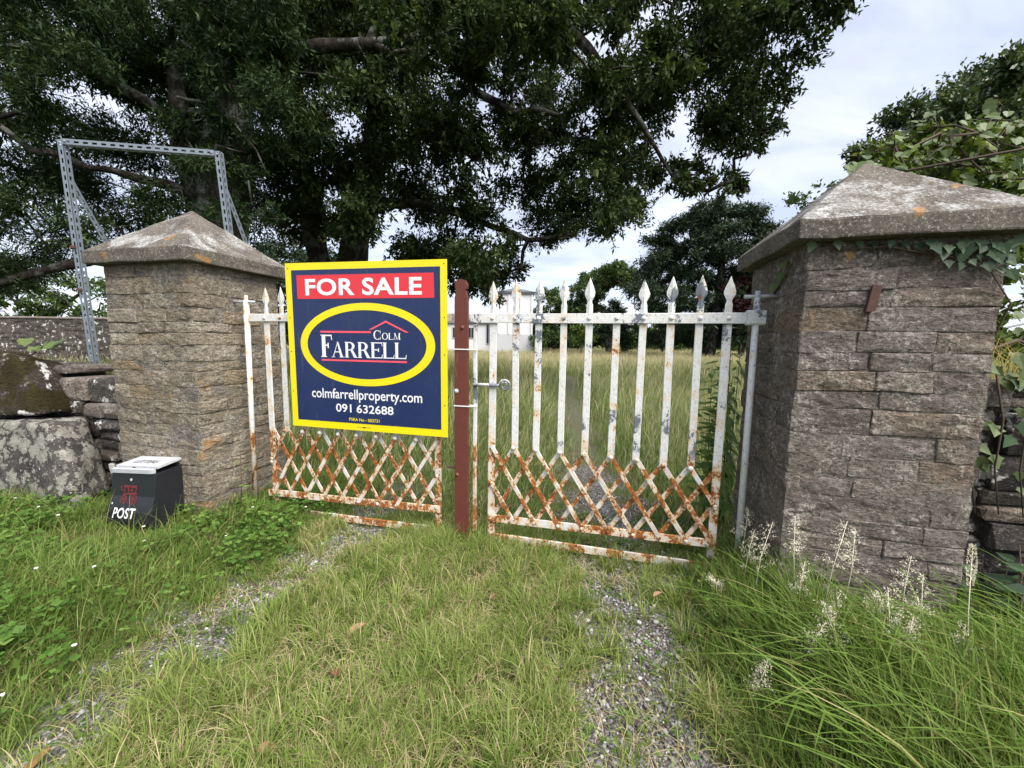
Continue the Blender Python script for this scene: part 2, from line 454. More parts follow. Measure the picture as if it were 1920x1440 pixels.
def gp(s, d=0.0, z=0.0):
    """World point: s metres along the gate line, d metres towards the road, z up."""
    v = GO + GU * s - GN * d
    return Vector((v.x, v.y, z))


def link(o, parent=None):
    COL.objects.link(o)
    if parent is not None:
        o.parent = parent
    return o


def tag(o, label=None, cat=None, group=None, kind=None):
    if label: o["label"] = label
    if cat: o["category"] = cat
    if group: o["group"] = group
    if kind: o["kind"] = kind
    return o


def empty(name, loc, rz=0.0, label=None, cat=None, group=None):
    o = bpy.data.objects.new(name, None)
    o.empty_display_size = 0.1
    o.location = loc
    o.rotation_euler = (0, 0, rz)
    link(o)
    return tag(o, label, cat, group)


def mesh_obj(name, verts, faces, mat, parent=None, smooth=False):
    me = bpy.data.meshes.new(name)
    me.from_pydata([tuple(v) for v in verts], [], faces)
    me.update()
    if smooth:
        for p in me.polygons: p.use_smooth = True
    me.materials.append(mat)
    return link(bpy.data.objects.new(name, me), parent)


def share(name, me, parent, loc=(0, 0, 0), rot=(0, 0, 0), scale=(1, 1, 1)):
    o = bpy.data.objects.new(name, me)
    o.location = loc; o.rotation_euler = rot; o.scale = scale
    return link(o, parent)


def bm_obj(name, bm, mat, parent=None, smooth=False):
    me = bpy.data.meshes.new(name)
    bm.to_mesh(me); bm.free()
    if smooth:
        for p in me.polygons: p.use_smooth = True
    me.materials.append(mat)
    return link(bpy.data.objects.new(name, me), parent)


def fast_mesh(name, V, F, mat, parent=None, tint=None, smooth=False):
    """V (n,3) array; F list of arrays, each (m,k) of vertex indices."""
    me = bpy.data.meshes.new(name)
    V = np.asarray(V, dtype=np.float32)
    loops = np.concatenate([f.ravel() for f in F]).astype(np.int32)
    tot = np.concatenate([np.full(len(f), f.shape[1]) for f in F]).astype(np.int32)
    start = np.concatenate([[0], np.cumsum(tot)[:-1]]).astype(np.int32)
    me.vertices.add(len(V)); me.vertices.foreach_set("co", V.ravel())
    me.loops.add(len(loops)); me.loops.foreach_set("vertex_index", loops)
    me.polygons.add(len(tot)); me.polygons.foreach_set("loop_start", start)
    if smooth:
        me.polygons.foreach_set("use_smooth", np.ones(len(tot), dtype=bool))
    me.update(calc_edges=True)
    if tint is not None:
        a = me.attributes.new("tint", 'FLOAT_VECTOR', 'POINT')
        a.data.foreach_set("vector", np.asarray(tint, dtype=np.float32).ravel())
    me.materials.append(mat)
    return link(bpy.data.objects.new(name, me), parent)


def wavy(p, amp=0.013):
    from mathutils import noise
    v = Vector(p)
    n = noise.noise_vector(Vector((v.x * 3.1, v.y * 3.1, v.z * 1.7)))
    return v + Vector((n.x * 0.4, n.y * 0.4, n.z)) * amp + noise.noise_vector(v * 9.0) * amp * 0.35


def hull_obj(name, pts, mat, parent, rough=0.0):
    bm = bmesh.new()
    for p in pts: bm.verts.new(p)
    r = bmesh.ops.convex_hull(bm, input=bm.verts)
    bmesh.ops.delete(bm, geom=[v for v in bm.verts if not v.link_faces], context='VERTS')
    if rough:
        from mathutils import noise
        bmesh.ops.dissolve_limit(bm, angle_limit=0.05, verts=bm.verts, edges=bm.edges)
        bmesh.ops.triangulate(bm, faces=bm.faces)
        bmesh.ops.subdivide_edges(bm, edges=[e for e in bm.edges if e.calc_length() > 0.07], cuts=1)
        bmesh.ops.triangulate(bm, faces=bm.faces)
        bmesh.ops.subdivide_edges(bm, edges=[e for e in bm.edges if e.calc_length() > 0.055], cuts=1)
        bmesh.ops.triangulate(bm, faces=bm.faces)
        bm.normal_update()
        for v in bm.verts:
            q = Vector((v.co.x * 13, v.co.y * 13, v.co.z * 26))
            v.co += v.normal * (noise.noise(q) * rough + noise.noise(q * 2.7) * rough * 0.6)
    return bm_obj(name, bm, mat, parent)


def block_pts(x0, x1, y0, y1, z0, z1, c, jit, bulge=0.006):
    """Points of a rough-hewn block: chamfered corners, uneven faces."""
    pts = []
    J = lambda a: random.uniform(-a, a)
    lo, hi = (x0, y0, z0), (x1, y1, z1)
    for sx in (0, 1):
        for sy in (0, 1):
            for sz in (0, 1):
                p = [hi[0] if sx else lo[0], hi[1] if sy else lo[1], hi[2] if sz else lo[2]]
                sg = [-1 if sx else 1, -1 if sy else 1, -1 if sz else 1]
                cc = c * random.uniform(0.5, 1.6)
                for ax in range(3):
                    q = [p[i] + (0 if i == ax else sg[i] * cc * random.uniform(0.6, 1.3)) + J(jit) for i in range(3)]
                    pts.append(q)
    mid = [(lo[i] + hi[i]) / 2 for i in range(3)]
    for ax in (0, 1):
        for side in (0, 1):
            for _ in range(3):
                q = [random.uniform(lo[i] + 0.2 * (hi[i] - lo[i]), hi[i] - 0.2 * (hi[i] - lo[i])) for i in range(3)]
                q[ax] = (hi[ax] + random.uniform(0, bulge)) if side else (lo[ax] - random.uniform(0, bulge))
                pts.append(q)
    return pts


def bar(name, p0, p1, w, t, mat, parent, y=None, c=0.0025):
    """Flat iron bar in the local XZ plane (p = (x, z)), w wide, t thick in y, edges eased."""
    y = y or 0.0
    a, b = Vector((p0[0], 0, p0[1])), Vector((p1[0], 0, p1[1]))
    d = (b - a).normalized(); s = Vector((d.z, 0, -d.x))
    prof = [(-w/2, -t/2 + c), (-w/2 + c, -t/2), (w/2 - c, -t/2), (w/2, -t/2 + c),
            (w/2, t/2 - c), (w/2 - c, t/2), (-w/2 + c, t/2), (-w/2, t/2 - c)]
    n_seg = max(1, int((b - a).length / 0.28))
    V, F = [], []
    for i in range(n_seg + 1):
        f = i / n_seg
        wob = 0.0 if i in (0, n_seg) else random.uniform(-0.0018, 0.0018)
        for (pw, pt) in prof:
            V.append(a.lerp(b, f) + s * (pw * random.uniform(0.97, 1.03) + wob) + Vector((0, y + pt, 0)))
    for i in range(n_seg):
        for k in range(8):
            F.append((i*8 + k, i*8 + (k+1) % 8, (i+1)*8 + (k+1) % 8, (i+1)*8 + k))
    F.append(tuple(range(7, -1, -1))); F.append(tuple(range(n_seg*8, n_seg*8 + 8)))
    return mesh_obj(name, V, F, mat, parent)


def tube_arrays(path, radii, sides=8):
    """Tapered tube along a list of points; returns verts, faces."""
    P = [Vector(p) for p in path]
    V, F = [], []
    ref = Vector((0.31, 0.87, 0.38)).normalized()
    for i, p in enumerate(P):
        d = (P[min(i+1, len(P)-1)] - P[max(i-1, 0)]).normalized()
        a = d.cross(ref)
        if a.length < 0.05: a = d.cross(Vector((1, 0, 0)))
        a.normalize(); b = d.cross(a)
        for k in range(sides):
            t = 2 * math.pi * k / sides
            V.append(p + (a * math.cos(t) + b * math.sin(t)) * radii[i])
    for i in range(len(P) - 1):
        for k in range(sides):
            F.append((i*sides + k, i*sides + (k+1) % sides, (i+1)*sides + (k+1) % sides, (i+1)*sides + k))
    F.append(tuple(range(sides - 1, -1, -1)))
    F.append(tuple(range((len(P)-1)*sides, len(P)*sides)))
    return V, F


def tube(name, path, radii, mat, parent=None, sides=8):
    if isinstance(radii, (int, float)): radii = [radii] * len(path)
    V, F = tube_arrays(path, radii, sides)
    return mesh_obj(name, V, F, mat, parent, True)


def dome_mesh(name, r, h, mat, seg=8):
    """Rivet head bulging along -y."""
    V = [(0, -h, 0)]
    for (f, g) in ((0.62, 0.72), (1.0, 0.0)):
        for k in range(seg):
            t = 2 * math.pi * k / seg
            V.append((math.cos(t) * r * f, -h * g, math.sin(t) * r * f))
    F = [(0, 1 + k, 1 + (k+1) % seg) for k in range(seg)]
    F += [(1 + k, 1 + seg + k, 1 + seg + (k+1) % seg, 1 + (k+1) % seg) for k in range(seg)]
    me = bpy.data.meshes.new(name); me.from_pydata(V, [], F); me.update()
    for p in me.polygons: p.use_smooth = True
    me.materials.append(mat)
    return me


def smooth_noise(x, y, s, seed=0):
    """Cheap value noise in 0..1 for arrays."""
    r = np.random.default_rng(seed)
    g = r.random((64, 64))
    u, v = np.asarray(x) / s + 31.7, np.asarray(y) / s + 17.3
    iu, iv = np.floor(u).astype(int), np.floor(v).astype(int)
    fu, fv = u - iu, v - iv
    fu = fu * fu * (3 - 2 * fu); fv = fv * fv * (3 - 2 * fv)
    a = g[iu % 64, iv % 64]; b = g[(iu+1) % 64, iv % 64]; c = g[iu % 64, (iv+1) % 64]; d = g[(iu+1) % 64, (iv+1) % 64]
    return (a * (1-fu) + b * fu) * (1-fv) + (c * (1-fu) + d * fu) * fv


def line_dist(x, y, line):
    best = np.full(np.shape(x), 1e9)
    for (x0, y0), (x1, y1) in zip(line[:-1], line[1:]):
        dx, dy = x1 - x0, y1 - y0
        t = np.clip(((x - x0) * dx + (y - y0) * dy) / (dx*dx + dy*dy), 0, 1)
        best = np.minimum(best, np.hypot(x - x0 - t*dx, y - y0 - t*dy))
    return best


# ---------------------------------------------------------------- ground
RUT_R = [(0.46, 0.4), (0.53, 1.2), (0.53, 1.6), (0.68, 2.0), (0.80, 2.35), (0.82, 3.0), (0.86, 3.8), (1.30, 8.0), (2.3, 16.0)]
RUT_L = [(-1.80, 0.5), (-1.68, 1.2), (-1.62, 1.5), (-1.50, 1.85), (-1.44, 2.2), (-1.36, 2.5), (-1.15, 3.2), (-0.6, 6.0)]


def rut_mask(x, y):
    x = np.asarray(x, float); y = np.asarray(y, float)
    n = smooth_noise(x, y, 0.16, 3) * 0.6 + smooth_noise(x, y, 0.06, 4) * 0.4
    r = 1.14 - line_dist(x, y, RUT_R) / 0.34 + (n - 0.5) * 2.2
    l = 1.05 - line_dist(x, y, RUT_L) / 0.23 + (n - 0.5) * 2.4
    return np.clip(np.maximum(r, l) * 1.8, 0, 1) * np.where(y > 4.5, 0.35, 1.0)


def ground_z(x, y):
    x = np.asarray(x, float); y = np.asarray(y, float)
    near = np.exp(-(np.hypot(x, y) / 14.0) ** 2)
    z = (smooth_noise(x, y, 0.7, 1) - 0.5) * 0.05 * near + (smooth_noise(x, y, 0.22, 2) - 0.5) * 0.022 * near
    z = z - 0.03 * rut_mask(x, y) * near
    bank = np.clip((-1.75 - x) / 1.0, 0, 1) * np.clip((3.6 - y) / 1.2, 0, 1)
    z = z + 0.06 * bank + 0.05 * np.clip((x - 1.0) / 0.6, 0, 1) * np.clip((3.2 - y) / 1.0, 0, 1)
    return z + (smooth_noise(x, y, 9.0, 5) - 0.5) * 0.25 * np.clip((np.hypot(x, y) - 8) / 20, 0, 1)


def axis_steps(fine, fine_to, growth, far):
    a, s = [0.0], fine
    while a[-1] < far:
        a.append(a[-1] + s)
        if a[-1] > fine_to: s *= growth
    return np.array(a)


gx = axis_steps(0.06, 3.2, 1.16, 900.0)
gx = np.concatenate([-gx[:0:-1], gx])
gy = np.concatenate([-axis_steps(0.3, 1.0, 1.4, 200.0)[:0:-1], axis_steps(0.06, 4.0, 1.13, 1200.0)])
XX, YY = np.meshgrid(gx, gy, indexing='ij')
VV = np.stack([XX, YY, ground_z(XX, YY)], -1).reshape(-1, 3)
ni, nj = XX.shape
idx = np.arange(ni * nj).reshape(ni, nj)
FF = np.stack([idx[:-1, :-1], idx[1:, :-1], idx[1:, 1:], idx[:-1, 1:]], -1).reshape(-1, 4)
rm = rut_mask(XX, YY).reshape(-1)
ground = fast_mesh("ground", VV, [FF], M['ground'], None, np.stack([rm, rm*0, rm*0], -1), True)
tag(ground, "worn earth drive and meadow ground with two gravel wheel tracks", "ground", kind="structure")

# ---------------------------------------------------------------- stone gate pillars


def build_courses(root, s0, s1, d0, d1, top, mats, h_rng, len_rng, seed, face_jit=0.006):
    random.seed(seed)
    z = -0.12
    k = 0
    while z < top - 0.02:
        h = random.uniform(*h_rng)
        if top - (z + h) < h_rng[0] * 0.7: h = top - z
        g = random.uniform(0.0008, 0.0034)
        wob = lambda: random.uniform(-face_jit, face_jit)
        lean = 0.0
        # front row, its end stones turn the corners
        cuts = [s0]
        while cuts[-1] < s1 - 0.001:
            L = random.uniform(*len_rng)
            cuts.append(min(s1, cuts[-1] + L))
            if s1 - cuts[-1] < len_rng[0] * 0.6: cuts[-1] = s1
        if len(cuts) < 3: cuts = [s0, s0 + (s1 - s0) * random.uniform(0.35, 0.65), s1]
        dc0, dc1 = random.uniform(0.16, 0.40), random.uniform(0.16, 0.40)
        for i, (a, b) in enumerate(zip(cuts[:-1], cuts[1:])):
            depth = dc0 if i == 0 else (dc1 if i == len(cuts) - 2 else 0.18)
            aa = a + (wob() if i == 0 else g); bb = b - (g if i < len(cuts) - 2 else wob())
            pts = block_pts(aa, bb, -(d1 + wob()), -(d1 - depth) - g, z + g * 0.6 + random.uniform(-.002, .002), z + h - g * 0.6 + random.uniform(-.002, .002), 0.0045, 0.003)
            hull_obj("stone", [wavy(q) for q in pts], random.choice(mats), root, 0.0085)
        # inner and outer side rows
        for side, dc in ((0, dc0), (1, dc1)):
            c2 = [d1 - dc]
            while c2[-1] > d0 + 0.001:
                c2.append(max(d0, c2[-1] - random.uniform(*len_rng)))
                if c2[-1] - d0 < len_rng[0] * 0.5: c2[-1] = d0
            for a, b in zip(c2[:-1], c2[1:]):
                xa, xb = (s0 + wob(), s0 + 0.18) if side == 0 else (s1 - 0.18, s1 + wob())
                pts = block_pts(xa, xb, -a + g, -b - g, z + g * 0.6 + random.uniform(-.004, .004), z + h - g * 0.6, 0.0045, 0.003)
                hull_obj("stone", [wavy(q) for q in pts], random.choice(mats), root, 0.0085)
        z += h
        k += 1
    from mathutils import noise                # mortar: lies back in the joints here, smeared over the stone edges there
    bm = bmesh.new()
    bmesh.ops.create_cube(bm, size=1.0)
    q = 0.005
    for v in bm.verts:
        v.co = Vector((s0 + q if v.co.x < 0 else s1 - q, -d1 + q if v.co.y < 0 else -d0 - 0.004, -0.1 if v.co.z < 0 else top + 0.02))
    for _ in range(6):
        long = [e for e in bm.edges if e.calc_length() > 0.045]
        if not long: break
        bmesh.ops.subdivide_edges(bm, edges=long, cuts=1, use_grid_fill=True)
    bm.normal_update()
    for v in bm.verts:
        a = noise.noise(v.co * 5.0 + Vector((seed, 0, 0))) * 0.011 + noise.noise(v.co * 21.0) * 0.006
        v.co += v.normal * a
    bm_obj("mortar_core", bm, M['mortar'], root)


def build_cap(root, s0, s1, d0, d1, zb, zt, za, o, seed):
    random.seed(seed)
    bm = bmesh.new()
    x0, x1, y0, y1 = s0 - o, s1 + o, -d1 - o, -d0 + o
    lo = [bm.verts.new(p) for p in ((x0, y0, zb), (x1, y0, zb), (x1, y1, zb), (x0, y1, zb))]
    hi = [bm.verts.new(p) for p in ((x0, y0, zt), (x1, y0, zt), (x1, y1, zt), (x0, y1, zt))]
    ap = bm.verts.new(((x0 + x1) / 2, (y0 + y1) / 2, za))
    bm.faces.new(lo[::-1])
    for i in range(4):
        j = (i + 1) % 4
        bm.faces.new((lo[i], lo[j], hi[j], hi[i]))
        bm.faces.new((hi[i], hi[j], ap))
    bmesh.ops.bevel(bm, geom=[e for e in bm.edges], offset=0.010, segments=2, profile=0.6, affect='EDGES')
    bmesh.ops.triangulate(bm, faces=bm.faces)
    for _ in range(3):
        long = [e for e in bm.edges if e.calc_length() > 0.075]
        bmesh.ops.subdivide_edges(bm, edges=long, cuts=1, use_grid_fill=False)
        bmesh.ops.triangulate(bm, faces=bm.faces)
    from mathutils import noise
    for v in bm.verts:
        n = noise.noise_vector(v.co * 9.0 + Vector((seed, 0, 0))) * 0.006 + noise.noise_vector(v.co * 28.0) * 0.0035
        v.co += n
    bm_obj("capstone", bm, M['cap'], root)


LS0, LS1, LD0, LD1 = -3.20, -2.35, -0.43, 0.35
RS0, RS1, RD0, RD1 = 1.58, 2.37, -0.42, 0.33
pil_l = empty("stone_pillar", (GO.x, GO.y, 0), GA, "buff stone gate pillar with pointed lichened cap beside the black post box", "gate pillar", "stone gate pillars")
build_courses(pil_l, LS0, LS1, LD0, LD1, 2.0, [M['stone_warm']], (0.075, 0.13), (0.18, 0.40), 21)
build_cap(pil_l, LS0, LS1, LD0, LD1, 2.004, 2.10, 2.51, 0.08, 5)
pil_r = empty("stone_pillar", (GO.x, GO.y, 0), GA, "larger brown stone gate pillar with ivy under its cap, beside the white picket leaf", "gate pillar", "stone gate pillars")
build_courses(pil_r, RS0, RS1, RD0, RD1, 1.965, [M['stone_brown']], (0.085, 0.135), (0.22, 0.46), 33)
build_cap(pil_r, RS0, RS1, RD0, RD1, 1.968, 2.062, 2.47, 0.08, 9)
# rusted iron tongue and its cavity in the face of the right pillar
fs, fz = (1.866, 1.69)
hull_obj("iron_strap", [(fs + x + (0.010 if z > 0 else -0.008), y, fz + z) for x in (-0.019, 0.019) for y in (-RD1 - 0.022, -RD1 + 0.03) for z in (-0.062, 0.062)], M['rusty'], pil_r)

# ---------------------------------------------------------------- iron gate leaves
RIV_R = dome_mesh("rivet_head", 0.0165, 0.012, M['paint_right'])
RIV_L = dome_mesh("rivet_head", 0.0165, 0.012, M['paint_left'])


def finial_mesh(name, h, mat, seed):
    r = random.Random(seed)
    prof = [(0.0, 0.021), (0.055, 0.021), (0.068, 0.0155), (0.078, 0.0145), (0.092, 0.020), (0.112, 0.032), (0.132, 0.033), (0.158, 0.027), (0.190, 0.013), (0.222, 0.001)]
    V, F = [], []
    for (z, w) in prof:
        zz = z / 0.222 * h
        w *= r.uniform(0.93, 1.06)
        t = 0.007 if w > 0.005 else 0.001
        V += [(-w, 0, zz), (0, -t, zz), (w, 0, zz), (0, t, zz)]
    for i in range(len(prof) - 1):
        for k in range(4):
            F.append((i*4 + k, i*4 + (k+1) % 4, (i+1)*4 + (k+1) % 4, (i+1)*4 + k))
    F.append((3, 2, 1, 0))
    me = bpy.data.meshes.new(name); me.from_pydata(V, [], F); me.update(); me.materials.append(mat)
    return me


def gate_leaf(root, S, tops, joint_z, rail, brail, base_rail, mat, riv, lean):
    """S: picket stations; lean=+1: front lattice bars run down to the right."""
    rz, rw = rail[2], rail[3]
    n = len(S)
    dy = -0.006
    bar("top_rail", (rail[0], rz), (rail[1], rz), rw, 0.012, mat, root, y=-0.014)
    bar("lattice_rail", (brail[0], brail[2]), (brail[1], brail[3]), 0.056, 0.012, mat, root, y=-0.014)
    bar("ground_rail", (base_rail[0], base_rail[2]), (base_rail[1], base_rail[3]), 0.055, 0.014, mat, root, y=-0.012)
    bz = lambda s: brail[2] + (brail[3] - brail[2]) * (s - brail[0]) / (brail[1] - brail[0])
    ztop = rz + rw / 2 - 0.005
    for i, s in enumerate(S):
        jz = joint_z(s)
        end = i in (0, n - 1)
        zlow = (0.03 if i == (0 if lean > 0 else n - 1) else 0.09) if end else jz - 0.012
        w = 0.047 if not end else 0.05
        sb = s + random.uniform(-0.006, 0.006)
        pk = bar("picket", (sb, zlow), (s, ztop if tops[i] else rz + 0.005), w * random.uniform(0.95, 1.05), 0.011, mat, root, y=dy + 0.008)
        if tops[i]:
            h = tops[i] - ztop
            o = share("finial", finial_mesh("finial", h, mat, i * 7 + n), pk, (s, dy + 0.008, ztop))
            o.rotation_euler = (0, random.uniform(-0.02, 0.02), 0)
        share("rivet", riv, root, (s, -0.0195, rz), (0, random.uniform(0, 3), 0))
        if not end:
            share("rivet", riv, root, (s, -0.0195 - 0.008, jz), (0, random.uniform(0, 3), 0), (1.1, 1.2, 1.1))
    # lattice: each joint sends a bar two stations along in front and two back behind
    sp = (S[-1] - S[0]) / (n - 1)
    for side, yy in ((lean, -0.017), (-lean, 0.010)):
        for i in range(-1, n + 1):
            j = i + 2 * side
            if i < 0 or i > n - 1:
                continue
            sa, za = S[i], joint_z(S[i])
            if (i == 0 and side < 0) or (i == n - 1 and side > 0):
                continue
            if 0 <= j <= n - 1:
                sb, zb = S[j], bz(S[j])
            else:
                k = 0 if side < 0 else n - 1
                f = abs(S[k] - sa) / (2 * sp)
                sb, zb = S[k], za + (bz(S[k]) - za) * f
            bar("lattice_bar", (sa, za), (sb, zb), 0.031 * random.uniform(0.92, 1.08), 0.009, mat, root, y=yy)
            if side == lean:
                share("rivet", riv, root, (sb, -0.0275, zb), (0, random.uniform(0, 3), 0), (0.85, 0.8, 0.85))
        # the short bar that starts halfway up the end picket
        k = 0 if side > 0 else n - 1
        j = k + side
        sa, za = S[k], joint_z(S[k]) - (joint_z(S[k]) - bz(S[k])) * 0.5
        bar("lattice_bar", (sa, za), (S[j], bz(S[j])), 0.031, 0.009, mat, root, y=yy)
        share("rivet", riv, root, (sa, -0.0275, za), (0, 0, 0), (0.85, 0.8, 0.85))


random.seed(3)
gr = empty("iron_gate_leaf", (GO.x, GO.y, 0), GA, "white iron gate leaf with bare spear pickets hung on the brown pillar", "gate", "white iron gate leaves")
SR = [-0.14, 0.022, 0.181, 0.347, 0.513, 0.686, 0.849, 1.012, 1.176, 1.333]
gate_leaf(gr, SR, [1.868, 1.876, 1.874, 1.873, 1.878, 0, 1.856, 1.873, 1.876, 1.866],
          lambda s: 0.722 - 0.018 * (s + 0.14) - (0.022 if s > 1.0 else 0), (-0.33, 1.50, 1.617, 0.064), (-0.16, 1.345, 0.182, 0.194), (-0.15, 1.34, 0.040, 0.030), M['paint_right'], RIV_R, 1)
tube("hinge_pole", [(1.487, -0.01, 0.02), (1.484, -0.01, 0.9), (1.480, -0.01, 1.735)], [0.020, 0.019, 0.018], M['paint_pole'], gr, 10)
bar("hinge_block", (1.43, 1.62), (1.525, 1.62), 0.085, 0.05, M['paint_pole'], gr, y=-0.01, c=0.008)
tube("pintle", [(1.41, -0.01, 1.742), (1.60, -0.01, 1.746)], 0.011, M['worn_white'], gr, 8)
tube("pintle_pin", [(1.480, -0.01, 1.72), (1.480, -0.01, 1.775)], 0.015, M['worn_white'], gr, 8)
bar("meeting_bar", (-0.272, 0.06), (-0.268, 1.615), 0.024, 0.030, M['paint_right'], gr, y=0.004)
# latch with its curled handle
la = [(-0.275, -0.02, 1.155), (-0.10, -0.02, 1.155)]
cs, cz = -0.045, 1.157
for k in range(0, 22):
    t = math.pi + k * 0.55
    rr = 0.042 - 0.0014 * k
    la.append((cs + math.cos(t) * rr, -0.022, cz - math.sin(t) * rr))
tube("latch_handle", la, [0.012] * 2 + [0.0075 - 0.0001 * k for k in range(22)], M['paint_right'], gr, 8)

gl = empty("iron_gate_leaf", (GO.x, GO.y, 0), GA, "rusty white lattice gate leaf behind the estate agent sign", "gate", "white iron gate leaves")
SL = [-2.044, -1.895, -1.728, -1.563, -1.396, -1.232, -1.062, -0.899, -0.727, -0.560]
gate_leaf(gl, SL, [1.862, 1.866] + [1.866] * 8, lambda s: 0.712 + 0.008 * (s + 2.04), (-2.25, -0.43, 1.622, 0.060), (-2.10, -0.54, 0.163, 0.196), (-2.05, -0.62, 0.015, 0.030), M['paint_left'], RIV_L, -1)
tube("hinge_pole", [(-2.250, -0.01, 0.05), (-2.238, -0.01, 0.9), (-2.222, -0.01, 1.765)], [0.020, 0.020, 0.021], M['paint_left'], gl, 10)
tube("pintle", [(-2.38, -0.01, 1.752), (-2.14, -0.01, 1.750)], 0.010, M['worn_white'], gl, 8)
tube("pintle_pin", [(-2.222, -0.01, 1.745), (-2.222, -0.01, 1.80)], 0.014, M['paint_left'], gl, 8)

# ---------------------------------------------------------------- red meeting post
rp = empty("red_post", gp(-0.352, 0.05, 0), GA, "dark red painted gate post with rounded top, strapped with white ties", "post")
bm = bmesh.new()
out = [(-0.048, -0.15), (0.048, -0.15), (0.048, 0.9), (0.046, 1.755), (0.036, 1.785), (0.032, 1.795)]
for k in range(0, 15):
    t = R(-48) + R(276) * k / 14
    out.append((math.cos(t) * 0.044, 1.835 + math.sin(t) * 0.044))
out += [(-0.032, 1.795), (-0.036, 1.785), (-0.046, 1.755), (-0.048, 0.9)]
f0 = bm.faces.new([bm.verts.new((x, -0.018, z)) for (x, z) in out])
ext = bmesh.ops.extrude_face_region(bm, geom=[f0])
bmesh.ops.translate(bm, verts=[v for v in ext['geom'] if isinstance(v, bmesh.types.BMVert)], vec=(0, 0.036, 0))
bmesh.ops.recalc_face_normals(bm, faces=bm.faces)
bm_obj("board", bm, M['red_post'], rp)
riv_red = dome_mesh("bolt_head", 0.016, 0.012, M['red_post'])
riv_wh = dome_mesh("bolt_head", 0.017, 0.016, M['worn_white'])
share("bolt", riv_wh, rp, (-0.034, -0.0185, 1.108))
share("bolt", riv_red, rp, (-0.030, -0.0185, 0.50))
share("bolt", riv_red, rp, (0.01, -0.0185, 1.55))
bar("catch", (-0.115, 0.545), (-0.05, 0.545), 0.016, 0.012, M['rusty'], rp, y=0.0)
for z in (1.402, 1.004):
    loop = [(-0.051, -0.0215), (0.051, -0.0215), (0.105, 0.012), (0.105, 0.030), (0.04, 0.035), (-0.051, 0.0215)]
    V, F = [], []
    for (x, y) in loop:
        V += [(x, y, z - 0.0035), (x, y, z + 0.0035), (x * 1.02, y - 0.0025 if y < 0 else y + 0.0025, z + 0.0035), (x * 1.02, y - 0.0025 if y < 0 else y + 0.0025, z - 0.0035)]
    m = len(loop)
    for i in range(m):
        j = (i + 1) % m
        for k in range(4):
            F.append((i*4 + k, i*4 + (k+1) % 4, j*4 + (k+1) % 4, j*4 + k))
    mesh_obj("cable_tie", V, F, M['tie'], rp)

# ---------------------------------------------------------------- estate agent sign
SX = -1.115
sg = empty("for_sale_sign", gp(SX, 0.062, 0), GA, "navy and yellow FOR SALE board with yellow oval, fixed to the rusty lattice leaf", "sign")


def poly_plate(name, pts, y0, y1, mat, parent):
    """Extruded outline given as (x, z) pairs; front at y0."""
    bm = bmesh.new()
    f = bm.faces.new([bm.verts.new((x, y1, z)) for (x, z) in pts])
    e = bmesh.ops.extrude_face_region(bm, geom=[f])
    bmesh.ops.translate(bm, verts=[v for v in e['geom'] if isinstance(v, bmesh.types.BMVert)], vec=(0, y0 - y1, 0))
    bmesh.ops.recalc_face_normals(bm, faces=bm.faces)
    return bm_obj(name, bm, mat, parent)


def S_(pts): return [(s - SX, z) for (s, z) in pts]


board = poly_plate("board", S_([(-1.779, 2.028), (-1.773, 0.772), (-0.454, 0.769), (-0.456, 2.014)]), -0.004, 0.004, M['yellow'], sg)
panel = poly_plate("panel", S_([(-1.724, 1.975), (-1.720, 0.826), (-0.502, 0.823), (-0.504, 1.967)]), -0.0055, -0.0038, M['navy'], sg)
red = poly_plate("red_band", S_([(-1.676, 1.936), (-1.675, 1.760), (-0.548, 1.755), (-0.551, 1.926)]), -0.0070, -0.0050, M['red'], sg)
V, F = [], []
for k in range(96):
    t = 2 * math.pi * k / 96
    V += [(-1.104 - SX + 0.561 * math.cos(t), -0.0070, 1.4195 + 0.306 * math.sin(t)), (-1.106 - SX + 0.496 * math.cos(t), -0.0070, 1.4190 + 0.254 * math.sin(t))]
for k in range(96):
    j = (k + 1) % 96
    F.append((2*k, 2*j, 2*j + 1, 2*k + 1))
mesh_obj("oval_ring", V, F, M['yellow'], sg)


def text_part(name, body, x0, x1, z0, z1, y, mat, parent, bold=0.0, shear=0.0, space=1.0, rot=0.0):
    cu = bpy.data.curves.new("text", 'FONT')
    cu.body = body; cu.offset = bold; cu.shear = shear; cu.space_character = space
    cu.resolution_u = 4; cu.fill_mode = 'FRONT'
    t = bpy.data.objects.new("text", cu)
    COL.objects.link(t)
    bpy.context.view_layer.update()
    me = bpy.data.meshes.new_from_object(t.evaluated_get(bpy.context.evaluated_depsgraph_get()))
    bpy.data.objects.remove(t)
    co = np.empty(len(me.vertices) * 3, dtype=np.float32); me.vertices.foreach_get("co", co); co = co.reshape(-1, 3)
    ax, bx, az, bz = co[:, 0].min(), co[:, 0].max(), co[:, 1].min(), co[:, 1].max()
    nx = x0 + (co[:, 0] - ax) / (bx - ax) * (x1 - x0)
    nz = z0 + (co[:, 1] - az) / (bz - az) * (z1 - z0)
    nz += (nx - x0) * rot
    me.vertices.foreach_set("co", np.stack([nx, np.full_like(nx, y), nz], -1).ravel())
    me.update()
    me.name = name
    me.materials.clear(); me.materials.append(mat)
    return link(bpy.data.objects.new(name, me), parent)


